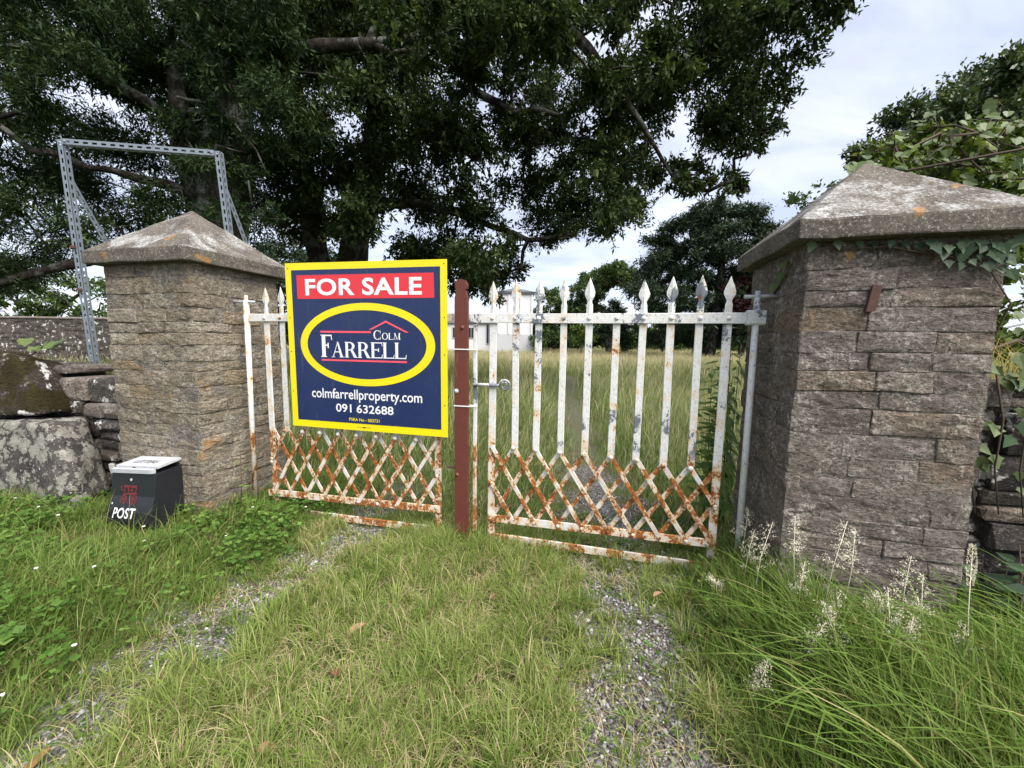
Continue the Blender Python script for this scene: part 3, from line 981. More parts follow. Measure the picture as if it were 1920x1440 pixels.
text_part("lettering", "FOR SALE", -1.600 - SX, -0.640 - SX, 1.784, 1.908, -0.0085, M['white_print'], sg, 0.028, 0, 1.06, -0.008)
text_part("lettering", "colmfarrellproperty.com", -1.582 - SX, -0.648 - SX, 0.985, 1.085, -0.0070, M['white_print'], sg, 0.010)
text_part("lettering", "091", -1.370 - SX, -1.235 - SX, 0.906, 0.970, -0.0070, M['white_print'], sg, 0.014)
text_part("lettering", "632688", -1.190 - SX, -0.880 - SX, 0.906, 0.970, -0.0070, M['white_print'], sg, 0.014)
text_part("lettering", "PSRA No - 003731", -1.257 - SX, -0.999 - SX, 0.842, 0.866, -0.0070, M['yellow'], sg, 0.012)

# seriffed lettering of the name, built stroke by stroke
class Glyphs:
    def __init__(self): self.V, self.F, self.k = [], [], 0
    def poly(self, pts):
        n = len(self.V)
        y = -0.0070 - 0.00006 * (self.k % 14); self.k += 1
        self.V += [(x, y, z) for (x, z) in pts]
        self.F.append(tuple(range(n, n + len(pts))))
    def rect(self, x0, x1, z0, z1): self.poly([(x0, z0), (x1, z0), (x1, z1), (x0, z1)])
    def ring(self, cx, cz, ro, rz, ri, rzi, a0, a1, n=20):
        for i in range(n):
            t0, t1 = R(a0 + (a1 - a0) * i / n), R(a0 + (a1 - a0) * (i + 1) / n)
            m = len(self.V); y = -0.0070
            for (t, a, b) in ((t0, ro, rz), (t1, ro, rz), (t1, ri, rzi), (t0, ri, rzi)):
                self.V.append((cx + math.cos(t) * a, y, cz + math.sin(t) * b))
            self.F.append((m, m+1, m+2, m+3))
    def stem(self, x, w, h, z):                 # heavy stem with foot and head serifs
        st = 0.19 * h
        self.rect(x + 0.06*h, x + 0.06*h + st, z, z + h)
        self.rect(x, x + 0.12*h + st, z, z + 0.035*h)
        self.rect(x, x + 0.12*h + st, z + 0.965*h, z + h)
    def glyph(self, ch, x, w, h, z):
        th = 0.06 * h; st = 0.19 * h
        if ch in 'FEL':
            self.stem(x, w, h, z)
            r = x + w
            if ch in 'FE':
                self.rect(x + 0.1*h, r, z + h - th, z + h); self.poly([(r - th, z + h), (r, z + h), (r + 0.02*h, z + 0.76*h), (r - 0.01*h, z + 0.76*h)])
                self.rect(x + 0.1*h, x + 0.72*w, z + 0.5*h, z + 0.5*h + th); self.rect(x + 0.72*w - th, x + 0.72*w, z + 0.40*h, z + 0.64*h)
            if ch in 'EL':
                self.rect(x + 0.1*h, r, z, z + th); self.poly([(r - th, z), (r, z), (r + 0.03*h, z + 0.26*h), (r, z + 0.26*h)])
        elif ch == 'A':
            ax = x + w * 0.5
            self.poly([(x + 0.10*w, z), (x + 0.10*w + th, z), (ax + 0.01*h, z + 0.96*h), (ax - 0.03*h, z + 0.96*h)])
            self.poly([(x + 0.9*w - st*1.05, z), (x + 0.9*w, z), (ax + 0.05*h, z + h), (ax - 0.05*h, z + h)])
            self.rect(x + 0.24*w, x + 0.70*w, z + 0.32*h, z + 0.32*h + th)
            self.rect(x, x + 0.28*w, z, z + 0.035*h); self.rect(x + 0.62*w, x + w, z, z + 0.035*h)
        elif ch == 'R':
            self.stem(x, w, h, z)
            bx = x + 0.40*w
            self.rect(x + 0.1*h, bx, z + h - th, z + h); self.rect(x + 0.1*h, bx, z + 0.46*h, z + 0.46*h + th)
            self.ring(bx, z + 0.73*h, 0.40*w, 0.27*h, 0.40*w - st, 0.27*h - th, -90, 90)
            self.poly([(x + 0.46*w, z + 0.48*h), (x + 0.46*w + st, z + 0.48*h), (x + 0.98*w, z), (x + 0.98*w - st*1.2, z)])
            self.rect(x + 0.80*w, x + 1.02*w, z, z + 0.035*h)
        elif ch == 'O':
            self.ring(x + w/2, z + h/2, w/2, h*0.52, w/2 - st*0.95, h*0.52 - th, 0, 360, 36)
        elif ch == 'C':
            self.ring(x + w/2, z + h/2, w/2, h*0.52, w/2 - st*0.95, h*0.52 - th, 48, 312, 30)
            self.rect(x + 0.86*w, x + 0.92*w, z + 0.68*h, z + h); self.rect(x + 0.86*w, x + 0.92*w, z, z + 0.28*h)
        elif ch == 'M':
            self.rect(x + 0.12*w, x + 0.12*w + th, z, z + h); self.rect(x + 0.88*w - st, x + 0.88*w, z, z + h)
            self.poly([(x + 0.06*w, z + h), (x + 0.06*w + st, z + h), (x + 0.52*w, z), (x + 0.46*w, z)])
            self.poly([(x + 0.88*w - th, z + h), (x + 0.88*w, z + h), (x + 0.52*w, z), (x + 0.48*w, z)])
            self.rect(x, x + 0.26*w, z, z + 0.035*h); self.rect(x + 0.70*w, x + w, z, z + 0.035*h); self.rect(x, x + 0.2*w, z + 0.965*h, z + h); self.rect(x + 0.82*w, x + w, z + 0.965*h, z + h)


gf = Glyphs()
x = -1.484 - SX
gf.glyph('F', x, 0.098, 0.168, 1.324)
x += 0.092
for ch, w in (('A', 0.112), ('R', 0.106), ('R', 0.106), ('E', 0.094), ('L', 0.092), ('L', 0.092)):
    gf.glyph(ch, x, w, 0.116, 1.324); x += w + 0.004
mesh_obj("lettering", gf.V, gf.F, M['white_print'], sg)
gc = Glyphs()
gc.glyph('C', -1.031 - SX, 0.064, 0.066, 1.461)
x = -0.962 - SX
for ch, w in (('O', 0.050), ('L', 0.040), ('M', 0.056)):
    gc.glyph(ch, x, w, 0.048, 1.461); x += w + 0.003
mesh_obj("lettering", gc.V, gc.F, M['white_print'], sg)
ln = Glyphs(); ln.rect(-1.484 - SX, -1.052 - SX, 1.507, 1.521)
mesh_obj("upper_line", ln.V, ln.F, M['pink'], sg)
ln = Glyphs(); ln.rect(-1.481 - SX, -0.765 - SX, 1.295, 1.308)
mesh_obj("lower_line", ln.V, ln.F, M['pink'], sg)
ln = Glyphs()
ln.poly([(-1.068 - SX, 1.532), (-1.044 - SX, 1.532), (-0.929 - SX, 1.584), (-0.929 - SX, 1.598)])
ln.poly([(-0.929 - SX, 1.598), (-0.929 - SX, 1.584), (-0.772 - SX, 1.513), (-0.745 - SX, 1.513)])
mesh_obj("roof_line", ln.V, ln.F, M['pink'], sg)
ln = Glyphs()
for (a, b, z0, z1) in ((-1.19, -1.15, .7955, .7975), (-1.145, -1.115, .793, .800), (-1.11, -1.07, .7955, .7975)):
    ln.rect(a - SX, b - SX, z0, z1)
o = mesh_obj("maker_mark", [(v[0], v[1] + 0.0015, v[2]) for v in ln.V], ln.F, M['black'], sg)
scr = dome_mesh("screw_head", 0.005, 0.003, M['rusty'])
for (s, z) in ((-0.474, 1.62), (-0.474, 1.36), (-0.474, 1.00), (-1.755, 1.62), (-1.755, 1.36), (-1.755, 1.05), (-0.476, 1.985), (-1.755, 1.99)):
    share("screw", scr, sg, (s - SX, -0.0042, z))

# ---------------------------------------------------------------- post box
pb = empty("post_box", gp(-2.735, 0.58, 0.045), GA + R(3), "black post box with worn white lid, leaning on the grass before the buff pillar", "post box")
pb.scale = (0.88, 0.88, 0.90)
pb.rotation_euler = (R(-4), R(-2.5), GA + R(3))
prof = [(-0.035, 0.0), (-0.052, 0.05), (-0.045, 0.13), (-0.012, 0.26), (0.0, 0.40), (0.004, 0.447), (0.225, 0.475), (0.225, 0.0)]   # (y, z) side outline
bm = bmesh.new()
wl_, wr_ = -0.245, 0.225
fa = [bm.verts.new((wl_ + (0.012 if z > 0.2 else 0), y, z)) for (y, z) in prof]
fb = [bm.verts.new((wr_, y, z)) for (y, z) in prof]
bm.faces.new(fa); bm.faces.new(fb[::-1])
for i in range(len(prof)):
    j = (i + 1) % len(prof)
    bm.faces.new((fa[i], fb[i], fb[j], fa[j]))
bmesh.ops.recalc_face_normals(bm, faces=bm.faces)
bmesh.ops.bevel(bm, geom=list(bm.edges), offset=0.007, segments=2, profile=0.6, affect='EDGES')
bm_obj("body", bm, M['black'], pb)
hull_obj("front_flap", [(x, y + (0.006 if x < -0.2 or x > 0.19 else 0), z) for x in (-0.225, -0.20, 0.19, 0.212) for (y, z) in ((-0.014, 0.452), (-0.018, 0.485), (0.012, 0.452), (0.012, 0.488))], M['worn_white'], pb)
lid = poly_plate("lid", [(-0.215, 0.0), (0.222, 0.0), (0.222, 0.02), (-0.215, 0.02)], -0.01, 0.19, M['worn_white'], pb)
lid.location = (0.008, 0.03, 0.488); lid.rotation_euler = (R(10), 0, 0)
lt = text_part("lettering", "LETTERS", -0.12, 0.12, 0.0, 0.055, 0.0, M['black'], lid, 0.01)
lt.rotation_euler = (R(-90), 0, 0); lt.location = (0, 0.05, 0.0212)
hull_obj("latch", [(x, y, z) for x in (-0.03, 0.0) for y in (0.018, 0.035) for z in (0.48, 0.50)], M['black'], pb)


def box_front_y(z):
    pts = [(p[1], p[0]) for p in prof[:6]]
    for (z0, y0), (z1, y1) in zip(pts[:-1], pts[1:]):
        if z0 <= z <= z1: return y0 + (y1 - y0) * (z - z0) / (z1 - z0)
    return 0.0


pt = text_part("lettering", "POST", -0.175, 0.065, 0.085, 0.170, 0.0, M['white_print'], pb, 0.022, 0.22, 1.08)
for v in pt.data.vertices:
    v.co.y = box_front_y(v.co.z) - 0.003
# faded red mail-coach emblem
V, F = [], []


def em_poly(pts):
    n = len(V)
    V.extend((x, box_front_y(z) - 0.0028, z) for (x, z) in pts); F.append(tuple(range(n, n + len(pts))))


def em_line(a, b, w=0.006):
    d = Vector((b[0]-a[0], b[1]-a[1])).normalized() * w / 2
    em_poly([(a[0]-d.y, a[1]+d.x), (a[0]+d.y, a[1]-d.x), (b[0]+d.y, b[1]-d.x), (b[0]-d.y, b[1]+d.x)])


for (cx, cz, rr) in ((-0.085, 0.235, 0.030), (0.015, 0.238, 0.038)):
    for k in range(18):
        t0, t1 = 2*math.pi*k/18, 2*math.pi*(k+1)/18
        em_line((cx + math.cos(t0)*rr, cz + math.sin(t0)*rr), (cx + math.cos(t1)*rr, cz + math.sin(t1)*rr), 0.006)
    for k in range(4):
        t = math.pi*k/4
        em_line((cx - math.cos(t)*rr, cz - math.sin(t)*rr), (cx + math.cos(t)*rr, cz + math.sin(t)*rr), 0.004)
em_line((-0.10, 0.275), (0.05, 0.285), 0.010)
for (a, b) in (((-0.075, 0.285), (-0.085, 0.335)), ((0.030, 0.29), (0.045, 0.335)), ((-0.085, 0.335), (0.045, 0.335)), ((-0.045, 0.285), (-0.045, 0.335)), ((0.0, 0.285), (0.0, 0.335)),
               ((-0.09, 0.345), (0.05, 0.345)), ((-0.085, 0.30), (-0.115, 0.315)), ((-0.115, 0.315), (-0.118, 0.345)), ((-0.045, 0.31), (0.0, 0.31))):
    em_line(a, b, 0.007)
mesh_obj("emblem", V, F, M['emblem'], pb)
for (x, z, r_) in ((-0.02, 0.395, 0.012), (-0.195, 0.20, 0.009)):
    poly = [(x + math.cos(t*0.7)*r_*(1 + 0.3*math.sin(t*2.1)), z + math.sin(t*0.7)*r_) for t in range(9)]
    mesh_obj("paint_splash", [(a, box_front_y(b) - 0.003, b) for (a, b) in poly], [tuple(range(9))], M['worn_white'], pb)

# ---------------------------------------------------------------- slotted steel sign frame


def slotted_angle(name, p0, p1, side, parent, w=0.052, pitch=0.075, lip=0.05):
    """Angle iron from p0 to p1 with real slots in the face; side = unit vector across the face."""
    p0, p1, side = Vector(p0), Vector(p1), Vector(side)
    ax = (p1 - p0); L = ax.length; ax.normalize()
    side = (side - ax * side.dot(ax)).normalized()
    back = ax.cross(side)
    if back.y < 0: back = -back
    V, F = [], []

    def P(a, b, c=0.0): V.append(p0 + ax * a + side * b + back * c); return len(V) - 1
    n = int(L / pitch)
    for flange in (0, 1):
        f = (lambda a, b: P(a, b, 0.0)) if flange == 0 else (lambda a, b: P(a, w / 2, b + w / 2))
        for i in range(n):
            a0, a1 = i * L / n, (i + 1) * L / n
            m = (a0 + a1) / 2; h0, h1 = m - 0.021, m + 0.021
            q = w * 0.17
            o = [f(a0, -w/2), f(a1, -w/2), f(a1, w/2), f(a0, w/2)]
            k = [f(h0, -q), f(h1, -q), f(h1, q), f(h0, q)]
            for j in range(4):
                F.append((o[j], o[(j+1) % 4], k[(j+1) % 4], k[j]))
    ob = mesh_obj(name, V, F, M['galv'], parent)
    sm = ob.modifiers.new("thickness", 'SOLIDIFY'); sm.thickness = 0.003; sm.offset = 1
    return ob


fr = empty("steel_sign_frame", (-4.164, 3.8, 1.179)[:2] + (0.0,), 0, "empty galvanised slotted steel sign frame standing behind the buff pillar", "sign frame")
fo = Vector(fr.location)
tl, bl = Vector((-4.242, 3.8, 3.254)) - fo, Vector((-4.148, 3.8, 0.875)) - fo
tr_, br_ = Vector((-2.893, 3.95, 3.238)) - fo, Vector((-2.824, 3.95, 2.166)) - fo


def down_to(a, b, z):
    f = (a.z - z) / (a.z - b.z); return a + (b - a) * f


slotted_angle("upright", down_to(tl, bl, -0.05), tl + (tl - bl).normalized() * 0.02, (1, 0, 0), fr)
slotted_angle("upright", down_to(tr_, br_, -0.05), tr_ + (tr_ - br_).normalized() * 0.02, (1, 0, 0), fr)
slotted_angle("crossbar", tl + Vector((0.028, -0.004, 0)), tr_ + Vector((-0.028, -0.004, 0)), (0, 0, -1), fr)
sl = down_to(tl, bl, 2.92) + Vector((0.02, 0.03, 0)); slotted_angle("brace", Vector((sl.x - 0.10, sl.y + 1.7, 0.0)), sl, (0.3, 1, 0), fr, 0.045)
sr = down_to(tr_, br_, 2.92) + Vector((0.02, 0.03, 0)); slotted_angle("brace", Vector((sr.x - 0.05, sr.y + 1.7, 0.0)), sr, (0.3, 1, 0), fr, 0.045)
bolt = dome_mesh("bolt_head", 0.011, 0.010, M['galv'])
for c_ in (tl, tr_):
    share("bolt", bolt, fr, (c_.x, c_.y - 0.004, c_.z - 0.012)); share("bolt", bolt, fr, (c_.x + (0.05 if c_ is tl else -0.05), c_.y - 0.008, c_.z))
for zz in (1.9, 2.30):
    q = down_to(tl, bl, zz)
    hull_obj("clip", [(q.x + x, q.y + y, q.z + z) for x in (-0.03, 0.012) for y in (-0.02, 0.0) for z in (-0.012, 0.012)], M['rusty'], fr)

# ---------------------------------------------------------------- rubble walls and boulders


def rubble_wall(root, s0, s1, d_face, depth, top, mats, seed, h_rng=(0.09, 0.2), l_rng=(0.12, 0.38)):
    random.seed(seed)
    z = -0.05
    while z < top(s0) - 0.02:
        h = random.uniform(*h_rng)
        s = s0
        while s < s1 - 0.03:
            L = min(random.uniform(*l_rng), s1 - s)
            if s1 - s - L < 0.08: L = s1 - s
            zt = min(z + h * random.uniform(0.85, 1.1), top(s + L / 2) + random.uniform(-0.02, 0.03))
            if zt - z > 0.04:
                split = h > 0.15 and random.random() < 0.35
                for (za, zb) in (((z, z + (zt - z) * 0.45), (z + (zt - z) * 0.46, zt)) if split else ((z, zt),)):
                    d = d_face + random.uniform(-0.03, 0.03)
                    pts = block_pts(s + 0.006, s + L - 0.006, -d, -d + depth, za + 0.004, zb - 0.004, 0.016, 0.010, 0.02)
                    hull_obj("stone", pts, random.choice(mats), root)
            s += L
        z += h


wl_l = empty("rubble_wall", (GO.x, GO.y, 0), GA, "low dark rubble stone wall running left from the buff pillar", "wall")
rubble_wall(wl_l, -7.0, -3.19, 0.20, 0.40, lambda s: 1.10 + (0.10 if s < -4.1 else 0.0), [M['stone_dark'], M['stone_dark'], M['stone_brown']], 5, (0.11, 0.24), (0.14, 0.42))
mesh_obj("rubble_fill", [(x, y, z) for x in (-6.98, -3.21) for y in (-0.15, 0.15) for z in (-0.05, 1.04)], [(0, 1, 3, 2), (4, 6, 7, 5), (0, 4, 5, 1), (2, 3, 7, 6), (0, 2, 6, 4), (1, 5, 7, 3)], M['stone_dark'], wl_l)
wl_r = empty("rubble_wall", (GO.x, GO.y, 0), GA, "dark ivy grown rubble wall running right from the brown pillar", "wall")
rubble_wall(wl_r, 2.385, 4.6, 0.06, 0.42, lambda s: 1.28, [M['stone_dark'], M['stone_brown'], M['stone_dark']], 8, (0.14, 0.26), (0.22, 0.5))
mesh_obj("rubble_fill", [(x, y, z) for x in (2.40, 4.58) for y in (-0.02, 0.30) for z in (-0.05, 1.2)], [(0, 1, 3, 2), (4, 6, 7, 5), (0, 4, 5, 1), (2, 3, 7, 6), (0, 2, 6, 4), (1, 5, 7, 3)], M['stone_dark'], wl_r)


def boulder(name, pts, mat, label, seed):
    """Boulder: hull of hand-placed points, subdivided and roughened."""
    from mathutils import noise
    root_loc = gp(0, 0, 0)
    bm = bmesh.new()
    for (s, d, z) in pts:
        bm.verts.new(gp(s, d, z))
    bmesh.ops.convex_hull(bm, input=bm.verts)
    bmesh.ops.delete(bm, geom=[v for v in bm.verts if not v.link_faces], context='VERTS')
    for _ in range(3):
        bmesh.ops.subdivide_edges(bm, edges=[e for e in bm.edges if e.calc_length() > 0.07], cuts=1)
        bmesh.ops.triangulate(bm, faces=bm.faces)
    bmesh.ops.smooth_vert(bm, verts=bm.verts, factor=0.5, use_axis_x=True, use_axis_y=True, use_axis_z=True)
    for v in bm.verts:
        v.co += noise.noise_vector(v.co * 5 + Vector((seed, 0, 0))) * 0.022 + noise.noise_vector(v.co * 17) * 0.009
    o = bm_obj(name, bm, mat, None, True)
    return tag(o, label, "boulder")


boulder("boulder", [(-4.75, 0.34, 0.06), (-4.80, 0.52, 0.0), (-4.75, 0.50, 0.70), (-4.20, 0.52, 0.765), (-3.70, 0.50, 0.755), (-3.50, 0.50, 0.42), (-3.44, 0.50, 0.10), (-4.10, 0.60, 0.02), (-3.50, 0.60, -0.05), (-4.80, 0.6, -0.05),
                    (-4.70, 0.2, 0.72), (-3.80, 0.2, 0.74), (-3.60, 0.2, 0.1), (-4.20, 0.57, 0.40), (-4.70, 0.2, 0.0)], M['boulder'], "grey boulder covered in pale round lichen beside the post box", 3)
boulder("boulder", [(-5.05, 0.30, 0.78), (-5.10, 0.52, 0.78), (-5.05, 0.48, 1.22), (-4.65, 0.46, 1.34), (-4.25, 0.42, 1.30), (-4.02, 0.44, 1.05), (-3.90, 0.48, 0.80), (-4.30, 0.56, 0.775), (-4.80, 0.10, 1.30), (-4.20, 0.10, 1.2), (-4.00, 0.1, 0.78), (-5.00, 0.1, 0.78),
                    (-4.50, 0.54, 1.05)], M['stone_moss'], "brown mossy boulder lying on top of the lichened boulder", 8)

fw_root = empty("field_wall", (-26, 20.5, 0), 0, "long brown stone wall across the meadow behind the steel frame", "wall")
random.seed(14)
for k in range(150):
    x = random.uniform(-7.8, 9.8); z = 0.3 + 2.0 * (k % 10) / 10
    w_, h_ = random.uniform(0.35, 0.8), 0.21
    hull_obj("stone", block_pts(x, x + w_, -0.06, 0.2, z, z + h_, 0.02, 0.012, 0.02), M['stone_dark'], fw_root)
hull_obj("wall_core", block_pts(-8, 10.5, -0.03, 0.4, -0.1, 2.30, 0.03, 0.02, 0.02), M['stone_dark'], fw_root)
hull_obj("coping", block_pts(-8, 10.5, -0.09, 0.45, 2.30, 2.42, 0.03, 0.02, 0.01), M['stone_brown'], fw_root)

# ---------------------------------------------------------------- house beyond the meadow
HY = 48.0
hs = empty("white_house", (-0.5, HY, 0), 0, "white rendered house half hidden by the oak beyond the meadow", "house")


def hbox(name, a, b, zb, zt, y0, y1, mat, parent=None):
    """a, b: x in metres from the house origin."""
    V = [(x, y, z) for x in (a, b) for y in (y0, y1) for z in (zb, zt)]
    return mesh_obj(name, V, [(0, 1, 3, 2), (4, 6, 7, 5), (0, 4, 5, 1), (2, 3, 7, 6), (0, 2, 6, 4), (1, 5, 7, 3)], mat, parent or hs)


hbox("wall", -1.4, 2.95, 0.0, 7.3, 0.0, 8.0, M['house'])
hbox("plinth", -1.45, 3.0, 0.0, 2.35, -0.06, -0.003, M['house_grey'])
for xx in (-1.4, -0.1, 1.35, 2.72):
    hbox("pilaster", xx, xx + 0.22, 2.36, 7.29, -0.10, -0.003, M['house'])
hbox("gutter", -1.6, 3.15, 7.3, 7.5, -0.25, 8.2, M['slate'])
rf = mesh_obj("roof", [(-1.7, -0.3, 7.5), (3.25, -0.3, 7.5), (3.25, 8.3, 7.5), (-1.7, 8.3, 7.5), (0.8, 2.5, 8.3), (0.8, 5.5, 8.3)], [(0, 1, 4), (1, 2, 5, 4), (2, 3, 5), (3, 0, 4, 5), (0, 3, 2, 1)], M['slate'], hs)
hbox("wing_wall", -8.5, -1.41, 0.0, 3.7, 1.5, 7.0, M['house'])
mesh_obj("wing_roof", [(-8.7, 1.2, 3.7), (-1.42, 1.2, 3.7), (-1.42, 7.2, 3.7), (-8.7, 7.2, 3.7), (-8.7, 4.2, 4.7), (-1.42, 4.2, 4.7)], [(0, 1, 5, 4), (2, 3, 4, 5), (0, 4, 3), (1, 2, 5), (0, 3, 2, 1)], M['slate'], hs)
for (a, b, zb, zt) in ((-2.9, -2.2, 1.1, 3.6), (-5.2, -4.4, 1.8, 3.2), (-7.2, -6.4, 1.8, 3.2)):
    wd = hbox("window", a, b, zb, zt, 1.40, 1.497, M['worn_white'])
    hbox("pane", a + 0.08, (a + b) / 2 - 0.03, zb + 0.08, zt - 0.08, 1.385, 1.396, M['dark_glass'], wd)
    hbox("pane", (a + b) / 2 + 0.03, b - 0.08, zb + 0.08, zt - 0.08, 1.385, 1.396, M['dark_glass'], wd)

# ---------------------------------------------------------------- trees


def unit(a):
    return a / np.maximum(np.linalg.norm(a, axis=-1, keepdims=True), 1e-9)


def leaf_arrays(C, D, L, Wd, droop=0.0):
    """One folded diamond leaf per row: base C, direction D, length L, width Wd."""
    n = len(C)
    up = unit(rng.normal(size=(n, 3)) * 0.7 + np.array([0, 0, 1.0]))
    side = unit(np.cross(D, up))
    nor = np.cross(side, D)
    mid = C + D * (L * 0.45)[:, None] - nor * (L * 0.05)[:, None]
    V = np.stack([C, mid + side * (Wd / 2)[:, None], C + D * L[:, None] - np.array([0, 0, 1.0]) * (L * droop)[:, None], mid - side * (Wd / 2)[:, None]], 1)
    F = np.arange(n * 4).reshape(n, 4)
    return V.reshape(-1, 3), F


def crown_points(blobs, per_m2, sub, droop):
    """Sprig centres and directions, gathered into sub-clumps inside each blob (x, y, z, r, flat)."""
    PC, PD = [], []
    for b in blobs:
        c, r, flat = np.array(b[:3]), b[3], (b[4] if len(b) > 4 else 0.75)
        n = max(6, int(per_m2 * r * r * 3.14))
        k = max(3, int(sub * r * r) + 3)
        sc = unit(rng.normal(size=(k, 3))) * (rng.random((k, 1)) ** 0.45) * r
        sc[:, 2] *= flat
        pick = rng.integers(0, k, n)
        off = rng.normal(size=(n, 3)) * r * 0.19
        off[:, 2] *= 0.75
        p = sc[pick] + off
        d = unit(p + rng.normal(size=(n, 3)) * r * 0.5) + np.array([0, 0, -droop])
        PC.append(c + p); PD.append(unit(d))
    return np.concatenate(PC), np.concatenate(PD)


def make_crown(name, blobs, mat, parent, per_m2, m, leaf, ratio, sprig, droop=0.3, sub=5, spread=0.9):
    C, D = crown_points(blobs, per_m2, sub, droop)
    n = len(C)
    k = np.tile(np.arange(m), n)
    CC, DD = np.repeat(C, m, 0), np.repeat(D, m, 0)
    base = CC + DD * (sprig * (k / m - 0.4))[:, None] + rng.normal(size=(n*m, 3)) * sprig * 0.10
    dirs = unit(DD * 0.8 + rng.normal(size=(n*m, 3)) * spread)
    L = leaf * np.repeat(rng.uniform(0.7, 1.25, n), m) * rng.uniform(0.6, 1.3, n*m)
    V, F = leaf_arrays(base, dirs, L, L * ratio, 0.08)
    clump = np.repeat(rng.random(n), m)
    t = np.clip(0.65 * clump ** 1.3 + 0.40 * rng.random(n*m) ** 1.5, 0, 1)
    tint = np.stack([np.repeat(t, 4), np.zeros(n*m*4), np.zeros(n*m*4)], -1)
    o = fast_mesh(name, V - np.array(parent.location), [F], mat, parent, tint)
    o["kind"] = "stuff"
    return o


def make_limbs(name, start_nodes, blobs, mat, parent, unit_r=0.016, r_max=0.3, sides=6, wander=0.12):
    """Limbs that reach every blob, each joining the nearest limb already grown nearer the trunk."""
    org = np.array(parent.location)
    nodes = [(np.array(p[:3]), -1) for p in start_nodes]
    ns = len(nodes)
    root = np.mean([q[0] for q in nodes], axis=0)
    order = sorted(range(len(blobs)), key=lambda i: min(np.linalg.norm(np.array(blobs[i][:3]) - q[0]) for q in nodes[:ns]))
    for i in order:
        c = np.array(blobs[i][:3])
        best = min(range(len(nodes)), key=lambda j: np.linalg.norm(nodes[j][0] - c) * (1.0 if j >= ns else 0.85))
        nodes.append((c, best))
    count = [1] * len(nodes)
    for j in range(len(nodes) - 1, ns - 1, -1):
        count[nodes[j][1]] += count[j]
    V, F = [], []
    rad = lambda q: min(r_max, unit_r * math.sqrt(count[q]) + 0.004)
    for j in range(ns, len(nodes)):
        c, pa = nodes[j]
        p = nodes[pa][0]
        L = np.linalg.norm(c - p)
        pts = [p, p + (c - p) * 0.35 + rng.normal(size=3) * L * wander + np.array([0, 0, L * 0.06]), p + (c - p) * 0.7 + rng.normal(size=3) * L * wander, c]
        r0 = rad(pa) * 0.85 if pa >= ns else min(r_max, rad(j) * 1.5)
        r1 = rad(j)
        v, f = tube_arrays([q - org for q in pts], [r0, r0 * 0.7 + r1 * 0.3, r0 * 0.3 + r1 * 0.7, r1 * 0.8], sides)
        m0 = len(V); V += v; F += [tuple(a + m0 for a in g) for g in f]
        for _ in range(4):                                           # twigs
            d = Vector(rng.normal(size=3)).normalized()
            e = Vector(c - org) + d * blobs[order[j - ns]][3] * 0.95
            v, f = tube_arrays([c - org, (Vector(c - org) + e) / 2 + Vector(rng.normal(size=3)) * 0.06, e], [r1 * 0.5, r1 * 0.35, 0.004], 4)
            m0 = len(V); V += v; F += [tuple(a + m0 for a in g) for g in f]
    return mesh_obj(name, V, F, mat, parent, True)


def trunk_part(name, path, radii, mat, parent, sides=14, rough=0.06):
    """Trunk with uneven girth; path in world coordinates."""
    P = [Vector(p) - Vector(parent.location) for p in path]
    pts, rad = [], []
    for i in range(len(P) - 1):
        for f in np.linspace(0, 1, 7)[:-1]:
            pts.append(P[i].lerp(P[i+1], f)); rad.append(radii[i] + (radii[i+1] - radii[i]) * f)
    pts.append(P[-1]); rad.append(radii[-1])
    V, F = tube_arrays(pts, rad, sides)
    from mathutils import noise
    V = [v + noise.noise_vector(Vector((v.x * 2.2, v.y * 2.2, v.z * 0.8))) * rough * 2 for v in V]
    return mesh_obj(name, V, F, mat, parent, True)


